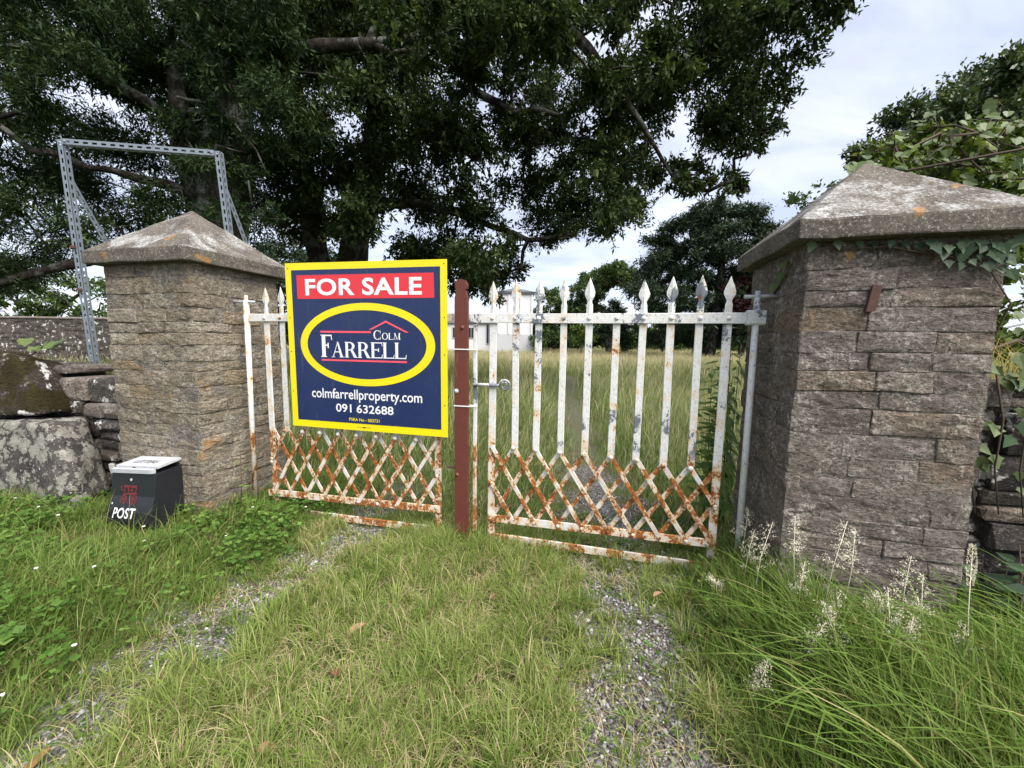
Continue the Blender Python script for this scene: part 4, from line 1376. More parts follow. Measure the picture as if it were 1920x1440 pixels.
# the spreading oak behind the sign
oak = empty("oak_tree", (-5.27, 12, 2.694)[:2] + (0.0,), 0, "large dark oak with forked trunk spreading over the gateway", "tree")
ox, oy = oak.location.x, oak.location.y
OAK = [(-3.11, 10.748, 6.654, 1.084, 0.7), (-1.033, 9.843, 5.835, 0.772, 0.7), (2.339, 9.836, 9.396, 0.749, 0.7), (-2.654, 10.356, 8.622, 0.913, 0.7), (6.286, 11.599, 7.73, 1.207, 0.7), (1.396, 12.394, 5.811, 1.136, 0.7), (-1.883, 9.509, 9.289, 0.879, 0.7), (-0.689, 10.004, 4.522, 0.738, 0.7), (4.369, 7.54, 7.423, 0.537, 0.7), (-4.289, 10.113, 8.547, 0.819, 0.7), (2.038, 8.287, 6.881, 0.648, 0.7), (1.02, 12.158, 8.702, 0.949, 0.7), (3.278, 9.064, 7.938, 0.923, 0.7), (-6.264, 12.38, 5.18, 1.05, 0.7), (-0.377, 7.415, 7.011, 0.744, 0.7), (-2.603, 12.234, 5.462, 0.873, 0.7), (0.21, 10.044, 6.522, 0.724, 0.7), (3.06, 10.974, 6.457, 0.931, 0.7), (1.185, 8.916, 8.948, 0.873, 0.7), (-5.356, 9.337, 8.927, 0.799, 0.7), (-0.985, 8.668, 7.023, 0.625, 0.7), (3.959, 9.144, 9.085, 0.998, 0.7), (4.789, 9.872, 8.353, 0.868, 0.7), (1.051, 9.458, 8.314, 0.683, 0.7), (-3.616, 9.329, 4.338, 0.811, 0.7), (-5.461, 10.058, 8.134, 0.769, 0.7), (-4.906, 9.808, 6.456, 0.972, 0.7), (4.117, 11.089, 8.148, 0.787, 0.7), (-3.134, 10.104, 9.815, 1.059, 0.7), (-3.153, 8.354, 6.528, 0.636, 0.7), (1.392, 9.236, 5.73, 0.74, 0.7), (-3.718, 8.15, 8.083, 0.563, 0.7), (-5.357, 9.735, 5.388, 0.793, 0.7), (-2.393, 11.048, 3.753, 1.074, 0.7), (-1.661, 8.948, 6.292, 0.646, 0.7), (5.44, 7.658, 7.833, 0.693, 0.7), (-0.799, 10.605, 3.266, 0.808, 0.7), (1.967, 9.341, 6.642, 0.911, 0.7), (-3.922, 9.788, 5.709, 0.867, 0.7), (2.848, 12.227, 5.752, 1.118, 0.7), (-1.387, 9.817, 5.093, 0.682, 0.7), (-5.638, 11.248, 7.683, 0.806, 0.7), (-0.779, 7.96, 7.429, 0.651, 0.7), (1.908, 8.613, 4.422, 0.922, 0.7), (-4.891, 10.834, 5.771, 1.177, 0.7), (2.622, 7.215, 6.222, 0.504, 0.7), (0.265, 10.905, 5.584, 1.024, 0.7), (1.419, 7.803, 6.427, 0.6, 0.7), (1.738, 8.048, 7.758, 0.581, 0.7), (4.242, 9.801, 9.63, 0.922, 0.7), (-2.479, 11.554, 3.941, 1.206, 0.7), (-0.186, 9.041, 9.038, 0.681, 0.7), (4.888, 8.337, 7.011, 0.908, 0.7), (0.016, 9.591, 7.783, 0.853, 0.7), (-1.249, 8.989, 7.217, 0.634, 0.7), (-3.302, 8.961, 4.269, 0.654, 0.7), (2.853, 10.615, 7.354, 1.16, 0.7), (-1.527, 9.725, 6.202, 0.918, 0.7), (6.469, 10.321, 9.602, 0.989, 0.7), (-2.745, 8.534, 6.648, 0.873, 0.7), (-4.537, 7.608, 6.39, 0.653, 0.7), (-2.764, 8.637, 7.976, 0.76, 0.7), (-0.083, 10.484, 7.155, 0.773, 0.7), (-2.886, 8.97, 5.83, 0.63, 0.7), (-0.841, 9.033, 3.248, 0.841, 0.7), (4.144, 8.846, 7.803, 0.891, 0.7), (-4.305, 9.437, 8.769, 0.847, 0.7), (1.154, 10.974, 6.866, 0.758, 0.7), (-6.366, 10.934, 6.447, 0.827, 0.7), (6.038, 11.844, 7.867, 1.175, 0.7), (5.65, 7.883, 8.177, 0.674, 0.7), (-5.881, 9.852, 8.981, 0.682, 0.7), (-4.305, 9.3, 7.708, 0.664, 0.7), (0.521, 7.322, 6.982, 0.766, 0.7), (-2.028, 9.598, 9.323, 0.834, 0.7), (-3.164, 12.042, 5.994, 1.134, 0.7), (-6.434, 12.325, 5.084, 0.986, 0.7), (1.184, 12.456, 5.013, 0.879, 0.7), (2.723, 8.498, 8.661, 0.737, 0.7), (2.623, 9.416, 5.64, 0.904, 0.7), (-1.574, 7.369, 6.742, 0.705, 0.7), (4.3, 8.987, 4.839, 0.388, 0.8), (4.142, 9.289, 5.524, 0.344, 0.8), (3.639, 8.707, 4.879, 0.403, 0.8), (4.975, 9.197, 5.258, 0.422, 0.8), (3.44, 9.14, 5.422, 0.348, 0.8), (5.203, 8.848, 6.047, 0.269, 0.5), (5.054, 8.898, 5.772, 0.294, 0.5), (5.567, 8.894, 6.167, 0.258, 0.5), (-0.059, 9.785, 3.774, 0.374, 0.8), (-1.053, 9.633, 3.464, 0.552, 0.8), (-0.584, 9.593, 2.731, 0.362, 0.8), (-0.052, 10.553, 3.337, 0.51, 0.8), (-1.278, 10.088, 2.992, 0.387, 0.8)]
OAK_TOP = [(ox + random.uniform(-5.5, 7.5), oy + random.uniform(-3.5, 5), random.uniform(9.5, 14.5), 1.5) for _ in range(34)]
fork = Vector((ox, oy, 1.3))
left_stem = [fork, (-5.958, 11.9, 4.552), (-6.037, 11.8, 5.878), (-6.084, 11.5, 7.33), (-5.956, 11, 8.656)]
right_stem = [fork, (-4.865, 12.1, 4.385), (-4.371, 12, 5.674), (-4.057, 11.8, 7.079), (-3.732, 11.2, 8.684), (-3.458, 10.8, 10.303)]
trunk_part("trunk", [(ox, oy, -0.3), (ox, oy, 0.7), tuple(fork)], [0.95, 0.75, 0.70], M['bark'], oak)
trunk_part("stem", left_stem, [0.36, 0.29, 0.27, 0.23, 0.18], M['bark'], oak)
trunk_part("stem", right_stem, [0.48, 0.38, 0.33, 0.30, 0.27, 0.22], M['bark'], oak)
big_bough = [(-3.732, 11.2, 8.684), (-1.599, 9.8, 9.945), (-0.122, 9.2, 9.236), (0.591, 9, 8.514), (1.31, 8.9, 7.86), (2.294, 8.8, 6.702), (3.473, 8.9, 5.122)]
trunk_part("bough", big_bough, [0.24, 0.19, 0.15, 0.12, 0.10, 0.07, 0.03], M['bark'], oak, 8, 0.03)
low_bough = [(-4.068, 11.8, 6.641), (-2.506, 10.9, 6.934), (-1.129, 10, 7.523), (-0.088, 9.6, 6.752), (0.464, 9.5, 6.784), (1.01, 9.4, 6.622)]
trunk_part("bough", low_bough, [0.18, 0.13, 0.10, 0.08, 0.07, 0.04], M['bark'], oak, 8, 0.03)
under_bough = [(-4.375, 12, 5.522), (-2.945, 11.4, 5.335), (-1.501, 10.8, 4.873), (0.358, 10.2, 4.052), (1.553, 10, 4.146)]
trunk_part("bough", under_bough, [0.16, 0.13, 0.10, 0.07, 0.04], M['bark'], oak, 8, 0.03)
snag = [(-5.157, 9, 7.428), (-4.148, 8.6, 7.415), (-2.98, 8.4, 7.349), (-2.203, 8.3, 7.385), (-1.53, 8.2, 7.465)]
trunk_part("broken_limb", snag, [0.15, 0.13, 0.10, 0.06, 0.02], M['bark_dead'], oak, 8, 0.02)
trunk_part("broken_limb", [(-2.872, 8.4, 7.37), (-2.472, 8.3, 7.11), (-1.762, 8.2, 7.166)], [0.08, 0.05, 0.015], M['bark_dead'], oak, 7, 0.02)
trunk_part("broken_limb", [(-2.979, 8.4, 7.369), (-2.811, 8.4, 7.663), (-2.519, 8.5, 7.888), (-2.57, 8.6, 8.504)], [0.08, 0.07, 0.06, 0.05], M['bark_dead'], oak, 7, 0.02)
trunk_part("bough", [(-6.308, 11.5, 7.327), (-5.744, 10.2, 7.646), (-5.157, 9, 7.428)], [0.24, 0.19, 0.15], M['bark'], oak, 8, 0.03)
make_limbs("branches", left_stem[1:] + right_stem[1:] + big_bough[1:] + low_bough[1:] + under_bough[1:], OAK + OAK_TOP, M['bark'], oak, 0.014, 0.12)
make_crown("crown", OAK, M['oak_leaf'], oak, 140, 9, 0.118, 0.42, 0.22, 0.35, 13)
make_crown("upper_crown", OAK_TOP, M['oak_leaf'], oak, 42, 6, 0.17, 0.42, 0.3, 0.2, 4)

# the tall grey-trunked evergreen behind the steel frame
yew = empty("evergreen_tree", (-6.927, 9.2, 2.367)[:2] + (0.0,), 0, "tall feathery evergreen with thick grey trunk behind the steel frame", "tree")
yx, yy_ = yew.location.x, yew.location.y
YEW = [(-9.053, 7.196, 3.783, 0.699, 0.55), (-10.196, 8.176, 6.845, 0.705, 0.55), (-6.481, 7.925, 5.519, 0.585, 0.55), (-9.74, 10.012, 6.305, 0.808, 0.55), (-7.538, 7.508, 7.129, 0.794, 0.55), (-10.142, 9.683, 4.937, 0.79, 0.55), (-5.679, 9.258, 5.39, 0.976, 0.55), (-8.659, 9.773, 4.484, 0.804, 0.55), (-4.918, 7.963, 6.554, 0.786, 0.55), (-9.995, 8.695, 7.79, 0.685, 0.55), (-9.883, 7.464, 2.713, 0.614, 0.55), (-11.073, 9.908, 6.754, 1.042, 0.55), (-7.595, 8.932, 7.127, 0.763, 0.55), (-7.307, 6.807, 3.135, 0.497, 0.55), (-7.072, 9.689, 7.189, 1.017, 0.55), (-4.307, 7.041, 7.2, 0.737, 0.55), (-7.733, 9.47, 9.224, 0.939, 0.55), (-7.44, 9.883, 8.357, 0.834, 0.55), (-6.8, 9.124, 4.867, 0.88, 0.55), (-12.775, 9.484, 5.169, 0.943, 0.55), (-10.399, 8.988, 5.128, 0.682, 0.55), (-8.136, 8.429, 6.53, 0.862, 0.55), (-9.004, 7.066, 5.127, 0.611, 0.55), (-13.483, 10.774, 10.274, 0.966, 0.55), (-9.208, 8.65, 7.083, 0.762, 0.55), (-3.622, 6.764, 5.221, 0.72, 0.55), (-8.275, 7.48, 7.642, 0.657, 0.55), (-6.422, 10.118, 4.576, 1.049, 0.55), (-12.744, 10.598, 3.331, 0.758, 0.55), (-7.283, 8.148, 7.431, 0.69, 0.55), (-13.979, 10.401, 4.585, 0.897, 0.55), (-6.099, 8.91, 6.944, 0.652, 0.55), (-9.319, 8.203, 5.509, 0.667, 0.55), (-6.709, 8.208, 4.109, 0.814, 0.55), (-6.533, 8.179, 7.444, 0.754, 0.55), (-9.135, 9.341, 4.118, 0.679, 0.55), (-5.002, 7.288, 7.158, 0.609, 0.55), (-9.042, 9.756, 5.874, 0.919, 0.55), (-5.563, 9.753, 6.877, 0.693, 0.55), (-13.325, 10.715, 8.608, 0.938, 0.55), (-9.283, 9.533, 7.306, 0.852, 0.55), (-9.198, 9.296, 9.071, 0.872, 0.55), (-11.912, 10.34, 4.103, 0.944, 0.55), (-9.561, 7.382, 5.388, 0.495, 0.55), (-7.205, 6.718, 5.984, 0.661, 0.55), (-7.785, 9.739, 6.697, 0.877, 0.55), (-4.037, 7.056, 6.697, 0.49, 0.55), (-5.705, 10.01, 5.627, 0.859, 0.55), (-11.279, 10.164, 5.36, 0.868, 0.55), (-9.429, 6.829, 2.683, 0.666, 0.55), (-4.544, 6.952, 3.709, 0.472, 0.55), (-9.7, 7.899, 4.664, 0.63, 0.55), (-8.729, 7.496, 7.412, 0.735, 0.55), (-7.788, 10.406, 5.989, 1.019, 0.55), (-7.589, 9.024, 8.987, 0.69, 0.55), (-12.457, 9.703, 9.314, 1.001, 0.55), (-9.945, 10.619, 9.067, 1.076, 0.55), (-7.771, 9.155, 7.237, 0.72, 0.55), (-11.104, 8.806, 2.858, 0.794, 0.55), (-8.355, 7.105, 5.64, 0.698, 0.55), (-10.078, 7.486, 4.639, 0.512, 0.55), (-5.553, 7.442, 5.436, 0.393, 0.6), (-5.072, 7.159, 6.702, 0.543, 0.6), (-4.922, 7.099, 5.772, 0.398, 0.6), (-4.694, 7.139, 6.314, 0.476, 0.6), (-5.13, 7.625, 5.12, 0.389, 0.6), (-4.613, 7.468, 7.101, 0.481, 0.6), (-5.292, 7.05, 4.45, 0.467, 0.6), (-5.325, 7.922, 7.853, 0.558, 0.6), (-4.609, 7.442, 5.892, 0.521, 0.6), (-5.94, 7.917, 6.702, 0.492, 0.6), (-4.999, 7.455, 4.496, 0.365, 0.6), (-5.168, 6.932, 6.92, 0.406, 0.6)]
YEW_TOP = [(yx + random.uniform(-5.5, 3.0), yy_ + random.uniform(-2.5, 4.5), random.uniform(8.5, 14.5), 1.4) for _ in range(30)]
main_stem = [(yx, yy_, -0.3), (yx, yy_, 0.8), (-6.793, 9.2, 3.94), (-6.53, 9.2, 5.455), (-6.356, 9.2, 6.804), (-6.255, 9.2, 8.32), (-6.221, 9.3, 10.279)]
trunk_part("trunk", main_stem, [0.80, 0.60, 0.54, 0.50, 0.45, 0.40, 0.28], M['bark_grey'], yew, 16, 0.06)
second = [(yx - 0.2, yy_ + 0.1, 1.0), (-7.083, 9, 4.455), (-7.128, 8.8, 5.379), (-7.118, 8.7, 6.29), (-7.101, 8.6, 7.458)]
trunk_part("stem", second, [0.34, 0.28, 0.24, 0.19, 0.12], M['bark'], yew, 10, 0.04)
bough1 = [(-6.924, 9, 4.515), (-7.272, 8.4, 4.618), (-7.753, 8, 4.658), (-8.152, 7.6, 4.63)]
trunk_part("bough", bough1, [0.16, 0.11, 0.08, 0.04], M['bark'], yew, 8, 0.03)
bough2 = [(-6.517, 9.2, 5.112), (-7.435, 8.6, 6.126), (-8.093, 8.2, 6.486), (-8.743, 7.8, 6.733), (-9.034, 7.4, 6.583)]
trunk_part("bough", bough2, [0.14, 0.11, 0.09, 0.07, 0.03], M['bark'], yew, 8, 0.03)
bough3 = [(-6.913, 9.2, 3.461), (-8.066, 8.4, 3.263), (-8.892, 7.8, 2.809), (-9.612, 7.2, 2.4)]
trunk_part("bough", bough3, [0.16, 0.12, 0.09, 0.05], M['bark'], yew, 8, 0.03)
trunk_part("dead_twig", [(-6.253, 7.6, 5.844), (-5.502, 7.5, 5.668), (-5.066, 7.4, 5.294), (-4.707, 7.4, 4.864), (-4.536, 7.4, 4.453)], [0.03, 0.026, 0.022, 0.018, 0.008], M['bark_dead'], yew, 6, 0.005)
trunk_part("dead_twig", [(-5.235, 7.5, 5.59), (-5.257, 7.5, 5.272), (-5.299, 7.5, 4.792)], [0.014, 0.012, 0.005], M['bark_dead'], yew, 5, 0.004)
make_limbs("branches", main_stem[3:] + second[1:] + bough1[1:] + bough2[1:] + bough3[1:], YEW + YEW_TOP, M['bark'], yew, 0.013, 0.10)
make_crown("crown", YEW, M['yew_leaf'], yew, 135, 11, 0.108, 0.26, 0.30, 0.25, 12, 0.7)
make_crown("upper_crown", YEW_TOP, M['yew_leaf'], yew, 42, 7, 0.15, 0.30, 0.34, 0.2, 4, 0.8)


def far_tree(name, label, base, blobs, mat, per_m2, leaf, ratio, trunk_r, trunk_to=None, droop=0.2, bark='bark', group="trees and bushes beyond the meadow", m=6, cat="tree", limb=0.03):
    t = empty(name, (base[0], base[1], 0.0), 0, label, cat, group)
    top = trunk_to or max(blobs, key=lambda b: b[2])[:3]
    trunk_part("trunk", [(base[0], base[1], -0.2), (base[0] * 0.6 + top[0] * 0.4, base[1], top[2] * 0.4), (top[0], top[1], top[2] * 0.85)], [trunk_r, trunk_r * 0.75, trunk_r * 0.3], M[bark], t, 8, 0.03)
    make_limbs("branches", [(base[0] * 0.6 + top[0] * 0.4, base[1], top[2] * 0.4), (top[0], top[1], top[2] * 0.7)], blobs, M[bark], t, limb, trunk_r * 0.6, 5)
    make_crown("crown", blobs, mat, t, per_m2, m, leaf, ratio, leaf * 2.0, droop, 3)
    return t


far_tree("cedar_tree", "dark tiered cedar at the meadow edge left of the brown pillar", (19.306, 38, 1.749)[:2], [(25.6, 39.048, 2.799, 1.171, 0.33), (22.964, 37.796, 5.435, 1.247, 0.33), (21.029, 38.987, 11.024, 1.577, 0.33), (20.274, 38.637, 7.143, 1.541, 0.33), (20.374, 40.293, 13.274, 1.62, 0.33), (16.73, 36.407, 9.339, 1.342, 0.33), (21.728, 37.766, 2.108, 1.158, 0.33), (24.079, 37.53, 7.818, 1.464, 0.33), (16.891, 36.587, 10.87, 1.443, 0.33), (18.47, 40.788, 3.521, 1.555, 0.33), (15.425, 36.888, 12.489, 1.385, 0.33), (19.871, 39.678, 2.047, 1.297, 0.33), (18.638, 39.397, 8.224, 1.151, 0.33), (19.76, 40.031, 4.321, 1.41, 0.33), (22.742, 40.439, 9.035, 1.435, 0.33), (14.883, 38.497, 10.618, 1.431, 0.33), (19.585, 35.866, 11.907, 1.119, 0.33), (22.484, 36.284, 10.871, 1.151, 0.33), (24.778, 38.178, 5.877, 1.65, 0.33), (14.701, 36.853, 3.498, 1.102, 0.33), (13.74, 39.196, 8.227, 1.445, 0.33), (16.241, 35.008, 5.295, 1.53, 0.33), (14.473, 38.496, 6.199, 1.185, 0.33), (20.478, 38.546, 5.389, 1.256, 0.33), (19.845, 38.729, 9.877, 1.092, 0.33), (15.422, 39.287, 9.269, 1.595, 0.33), (15.054, 35.58, 6.231, 1.125, 0.33), (22.025, 37.566, 9.99, 1.311, 0.33), (13.558, 39.37, 5.207, 1.263, 0.33), (22.457, 38.426, 13.535, 1.516, 0.33), (22.677, 39.484, 6.616, 1.56, 0.33), (21.708, 37.107, 3.901, 1.158, 0.33), (17.081, 35.874, 13.464, 1.217, 0.33), (24.48, 37.335, 4.267, 1.255, 0.33), (20.853, 39.566, 14.413, 1.453, 0.33), (22.632, 35.174, 9.194, 1.492, 0.33), (21.388, 39.298, 3.868, 1.382, 0.33), (16.266, 39.144, 5.179, 1.595, 0.33), (12.603, 35.77, 9.273, 1.287, 0.33), (12.387, 37.779, 6.686, 1.549, 0.33), (21.783, 35.323, 2.095, 1.391, 0.33), (15.196, 40.206, 2.071, 1.638, 0.33), (22.837, 38.01, 7.61, 1.257, 0.33), (16.027, 37.096, 8.111, 1.371, 0.33), (17.132, 40.779, 2.08, 1.425, 0.33), (18.282, 39.874, 13.385, 1.745, 0.33), (23.654, 37.693, 2.168, 1.456, 0.33), (25.207, 39.137, 5.36, 1.249, 0.33), (20.299, 36.16, 5.902, 1.14, 0.33), (14.358, 37.287, 4.113, 1.163, 0.33), (15.811, 35.542, 4.853, 1.08, 0.33), (14.996, 38.764, 10.06, 1.532, 0.33), (16.565, 36.383, 7.876, 1.348, 0.33), (21.369, 39.75, 3.49, 1.625, 0.33), (23.766, 38.691, 12.549, 1.603, 0.33), (18.653, 36.278, 11.531, 1.381, 0.33), (18.124, 40.441, 13.992, 1.757, 0.33), (21.602, 37.008, 10.385, 1.473, 0.33), (15.013, 40.657, 7.685, 1.221, 0.33), (15.158, 37.45, 12.162, 1.268, 0.33), (16.606, 38.571, 2.605, 1.14, 0.33), (17.625, 35.58, 3.425, 1.183, 0.33), (21.19, 39.867, 8.23, 1.404, 0.33), (23.285, 39.667, 8.326, 1.568, 0.33), (23.643, 39.706, 5.344, 1.658, 0.33), (14.114, 40.051, 9.231, 1.336, 0.33), (15.604, 38.208, 8.008, 1.631, 0.33), (17.111, 39.052, 10.741, 1.429, 0.33), (13.007, 36.866, 5.161, 1.265, 0.33), (20.149, 40.954, 7.664, 1.282, 0.33), (19.638, 39.765, 9.495, 1.189, 0.33), (20.796, 35.385, 2.88, 1.211, 0.33), (25.556, 39.404, 8.384, 1.42, 0.33), (19.571, 38.015, 14.282, 1.617, 0.33), (22.837, 37.347, 9.045, 1.239, 0.33), (24.729, 38.278, 3.715, 1.555, 0.33), (20.672, 40.822, 5.551, 1.419, 0.33), (22.063, 39.491, 12.922, 1.68, 0.33), (19.121, 35.42, 9.809, 1.343, 0.33), (14.522, 37.621, 2.173, 1.145, 0.33), (16.536, 40.918, 6.701, 1.188, 0.33), (11.549, 35.003, 6.231, 1.521, 0.33), (18.709, 39.718, 2.12, 1.7, 0.33), (25.39, 40.188, 11.255, 1.734, 0.33), (21.885, 37.768, 13.936, 1.694, 0.33), (22.791, 36.519, 6.619, 1.161, 0.33), (19.152, 38.687, 10.852, 1.237, 0.33), (23.644, 35.326, 2.255, 1.103, 0.33), (19.957, 38.504, 2.032, 1.353, 0.33), (17.184, 36.912, 11.513, 1.07, 0.33), (14.01, 37.328, 11.161, 1.559, 0.33), (18.164, 40.853, 7.052, 1.765, 0.33)], M['cedar_leaf'], 34, 0.36, 0.28, 0.6, None, 0.05)
far_tree("umbrella_tree", "flat topped tree with open branching trunk beyond the white pickets", (12.461, 50, 1.661)[:2], [(13.582, 51.048, 9.328, 0.737, 0.5), (12.501, 49.796, 10.14, 0.791, 0.5), (11.641, 50.987, 8.697, 0.993, 0.5), (11.641, 50.637, 9.515, 0.973, 0.5), (10.987, 52.293, 10.7, 1.013, 0.5), (15.092, 48.407, 9.919, 0.859, 0.5), (9.682, 49.766, 8.969, 0.735, 0.5), (13.372, 49.53, 10.054, 0.93, 0.5), (14.804, 48.587, 8.965, 0.923, 0.5), (10.455, 52.788, 5.424, 0.969, 0.5), (8.653, 48.888, 7.501, 0.884, 0.5), (9.728, 51.678, 6.784, 0.813, 0.5), (9.008, 51.397, 4.738, 0.723, 0.5), (8.582, 52.031, 6.397, 0.883, 0.5), (15.105, 52.439, 10.636, 0.896, 0.5), (10.617, 50.497, 6.894, 0.904, 0.5), (13.77, 47.866, 8.472, 0.719, 0.5), (8.458, 48.284, 8.856, 0.738, 0.5), (13.448, 50.178, 11.127, 1.044, 0.5), (8.76, 48.853, 5.501, 0.703, 0.5), (11.031, 51.196, 6.078, 0.909, 0.5), (11.348, 47.008, 10.363, 0.989, 0.5), (10.023, 50.496, 7.998, 0.748, 0.5), (9.642, 50.546, 9.982, 0.793, 0.5), (11.567, 50.729, 10.412, 0.689, 0.5), (10.926, 51.287, 9.324, 1.003, 0.5), (7.807, 47.58, 7.987, 0.724, 0.5), (12.274, 49.566, 8.847, 0.833, 0.5), (16.202, 51.37, 8.654, 0.793, 0.5), (11.093, 50.426, 7.631, 0.958, 0.5), (11.09, 51.703, 10.259, 0.925, 0.5), (9.177, 50.292, 8.891, 1.085, 0.5), (11.201, 50.612, 9.087, 0.79, 0.5), (8.827, 52.148, 6.839, 0.86, 0.5), (12.656, 52.922, 9.685, 0.866, 0.5), (10.455, 48.402, 7.441, 0.671, 0.5), (16.602, 52.935, 8.943, 0.842, 0.5), (9.914, 51.672, 5.676, 0.774, 0.5), (8.53, 52.029, 8.368, 0.988, 0.5), (15.741, 52.147, 10.408, 0.89, 0.5), (12.31, 48.312, 9.563, 0.966, 0.5), (14.045, 48.987, 8.926, 0.76, 0.5), (9.179, 49.491, 7.174, 0.858, 0.5), (8.723, 50.851, 4.735, 0.702, 0.5), (9.709, 48.724, 9.122, 0.725, 0.5), (9.616, 52.408, 10.438, 0.854, 0.5), (10.209, 49.693, 6.895, 0.924, 0.5), (13.094, 51.137, 11.331, 0.786, 0.5), (11.315, 48.16, 10.232, 0.731, 0.5), (10.3, 49.287, 5.863, 0.74, 0.5), (13.116, 47.542, 9.689, 0.696, 0.5), (13.51, 50.764, 9.079, 0.966, 0.5), (9.637, 48.383, 8.014, 0.863, 0.5), (12.042, 51.75, 8.538, 1.019, 0.5), (14.685, 50.691, 10.852, 1.011, 0.5), (15.274, 48.278, 9.216, 0.885, 0.5), (10.747, 52.441, 5.05, 1.097, 0.5), (8.45, 49.008, 5.538, 0.939, 0.5)], M['bush_leaf'], 30, 0.32, 0.5, 0.45, (12.236, 50, 7.071), 0.0, 'bark', limb=0.045)
far_tree("monkey_puzzle", "small conical dark conifer standing before the flat topped tree", (11.572, 44, 1.645)[:2], [(13.144, 44.21, 2.371, 0.589, 0.5), (12.606, 43.959, 3.248, 0.644, 0.5), (12.012, 44.197, 5.039, 0.795, 0.5), (11.825, 44.127, 3.784, 0.782, 0.5), (11.256, 44.459, 4.69, 0.795, 0.5), (10.97, 43.681, 2.566, 0.715, 0.5), (10.273, 43.953, 3.479, 0.599, 0.5), (9.998, 43.906, 2.295, 0.761, 0.5), (11.316, 43.717, 5.668, 0.766, 0.5), (12.13, 44.558, 2.313, 0.755, 0.5), (10.91, 44.594, 3.984, 0.879, 0.5), (11.675, 43.917, 4.055, 0.703, 0.5), (11.714, 44.524, 2.569, 0.556, 0.5), (11.552, 43.712, 5.607, 0.587, 0.5), (12.288, 44.335, 3.226, 0.761, 0.5), (10.877, 43.571, 4.89, 0.72, 0.5), (12.491, 43.712, 2.43, 0.562, 0.5), (10.481, 44.462, 2.847, 0.778, 0.5), (9.738, 43.683, 2.135, 0.673, 0.5), (12.129, 43.895, 4.805, 0.595, 0.5), (12.705, 44.534, 4.04, 0.738, 0.5)], M['cedar_leaf'], 40, 0.36, 0.25, 0.25, None, 0.0)
far_tree("round_tree", "round dark green tree right of the white house", (5.722, 54, 1.57)[:2], [(4.442, 53.732, 7.744, 1.202, 0.8), (3.413, 53.43, 5.663, 1.135, 0.8), (8.78, 53.403, 2.995, 1.052, 0.8), (7.932, 54.966, 7.105, 1.145, 0.8), (6.221, 52.704, 6.486, 1.328, 0.8), (4.591, 55.57, 2.079, 1.171, 0.8), (5.191, 55.914, 4.264, 1.562, 0.8), (6.767, 53.083, 3.841, 1.193, 0.8), (6.162, 55.971, 8.125, 1.191, 0.8), (8.581, 52.838, 4.531, 1.005, 0.8), (3.45, 55.518, 4.225, 1.267, 0.8), (8.022, 55.847, 1.894, 1.358, 0.8), (3.274, 55.932, 2.716, 1.562, 0.8), (5.679, 52.551, 2.539, 1.267, 0.8), (5.657, 55.934, 5.735, 1.512, 0.8), (7.198, 52.166, 5.441, 1.339, 0.8), (9.452, 55.518, 1.661, 1.223, 0.8)], M['bush_leaf'], 26, 0.36, 0.6, 0.35)
far_tree("copper_beech", "dark purple copper beech beside the brown pillar edge", (21.361, 36, 1.777)[:2], [(21.823, 35.967, 3.781, 0.777, 0.8), (22.822, 36.722, 2.837, 0.679, 0.8), (19.78, 35.268, 5.025, 0.817, 0.8), (22.95, 36.492, 4.283, 0.838, 0.8), (21.456, 36.35, 6.213, 0.691, 0.8), (20.371, 36.563, 6.37, 1.03, 0.8), (21.329, 36.54, 2.941, 0.723, 0.8), (22.366, 35.993, 5.931, 0.983, 0.8), (21.478, 36.906, 4.519, 0.741, 0.8), (22.257, 36.015, 5.056, 0.754, 0.8), (21.129, 36.187, 7.158, 0.883, 0.8), (20.246, 35.558, 3.658, 0.637, 0.8), (21.191, 35.825, 5.227, 0.968, 0.8)], M['copper_leaf'], 36, 0.26, 0.6, 0.3)
far_tree("light_bush", "bright yellow green bush at the far meadow edge", (7.575, 42, 1.589)[:2], [(8.626, 42.792, 1.799, 0.651, 0.8), (7.884, 42.994, 2.777, 0.711, 0.8), (7.876, 42.977, 1.9, 0.624, 0.8), (8.277, 41.933, 2.491, 0.559, 0.8), (7.121, 42.555, 2.246, 0.504, 0.8), (6.972, 42.464, 1.464, 0.568, 0.8), (7.213, 42.987, 2.911, 0.775, 0.8)], M['bright_leaf'], 40, 0.26, 0.5, 0.10, cat="bush")
far_tree("mid_bush", "wide mid green bush under the cedar at the meadow edge", (19.026, 42, 1.748)[:2], [(16.637, 41.895, 3.127, 1.101, 0.8), (20.262, 42.669, 2.767, 1.192, 0.8), (13.279, 44.075, 2.406, 0.953, 0.8), (19.598, 44.98, 1.822, 0.857, 0.8), (13.441, 41.411, 2.924, 0.789, 0.8), (23.317, 45.709, 1.611, 1.131, 0.8), (26.664, 45.048, 3.077, 1.345, 0.8), (15.95, 40.549, 1.784, 1.169, 0.8), (20.558, 40.124, 2.697, 1.067, 0.8), (25.517, 44.759, 2.178, 1.032, 0.8), (24.71, 45.341, 3.061, 1.24, 0.8), (26.97, 42.986, 3.307, 0.941, 0.8), (14.952, 40.956, 2.42, 0.802, 0.8), (26.326, 43.248, 2.009, 1.065, 0.8), (19.492, 41.126, 1.514, 1.015, 0.8), (13.829, 40.476, 1.84, 0.895, 0.8), (28.251, 44.015, 1.929, 0.899, 0.8), (23.388, 43.138, 1.763, 0.873, 0.8), (20.07, 45.292, 3.037, 0.956, 0.8), (12.919, 45.588, 1.377, 1.324, 0.8)], M['bush_leaf'], 34, 0.28, 0.5, 0.12, cat="bush")
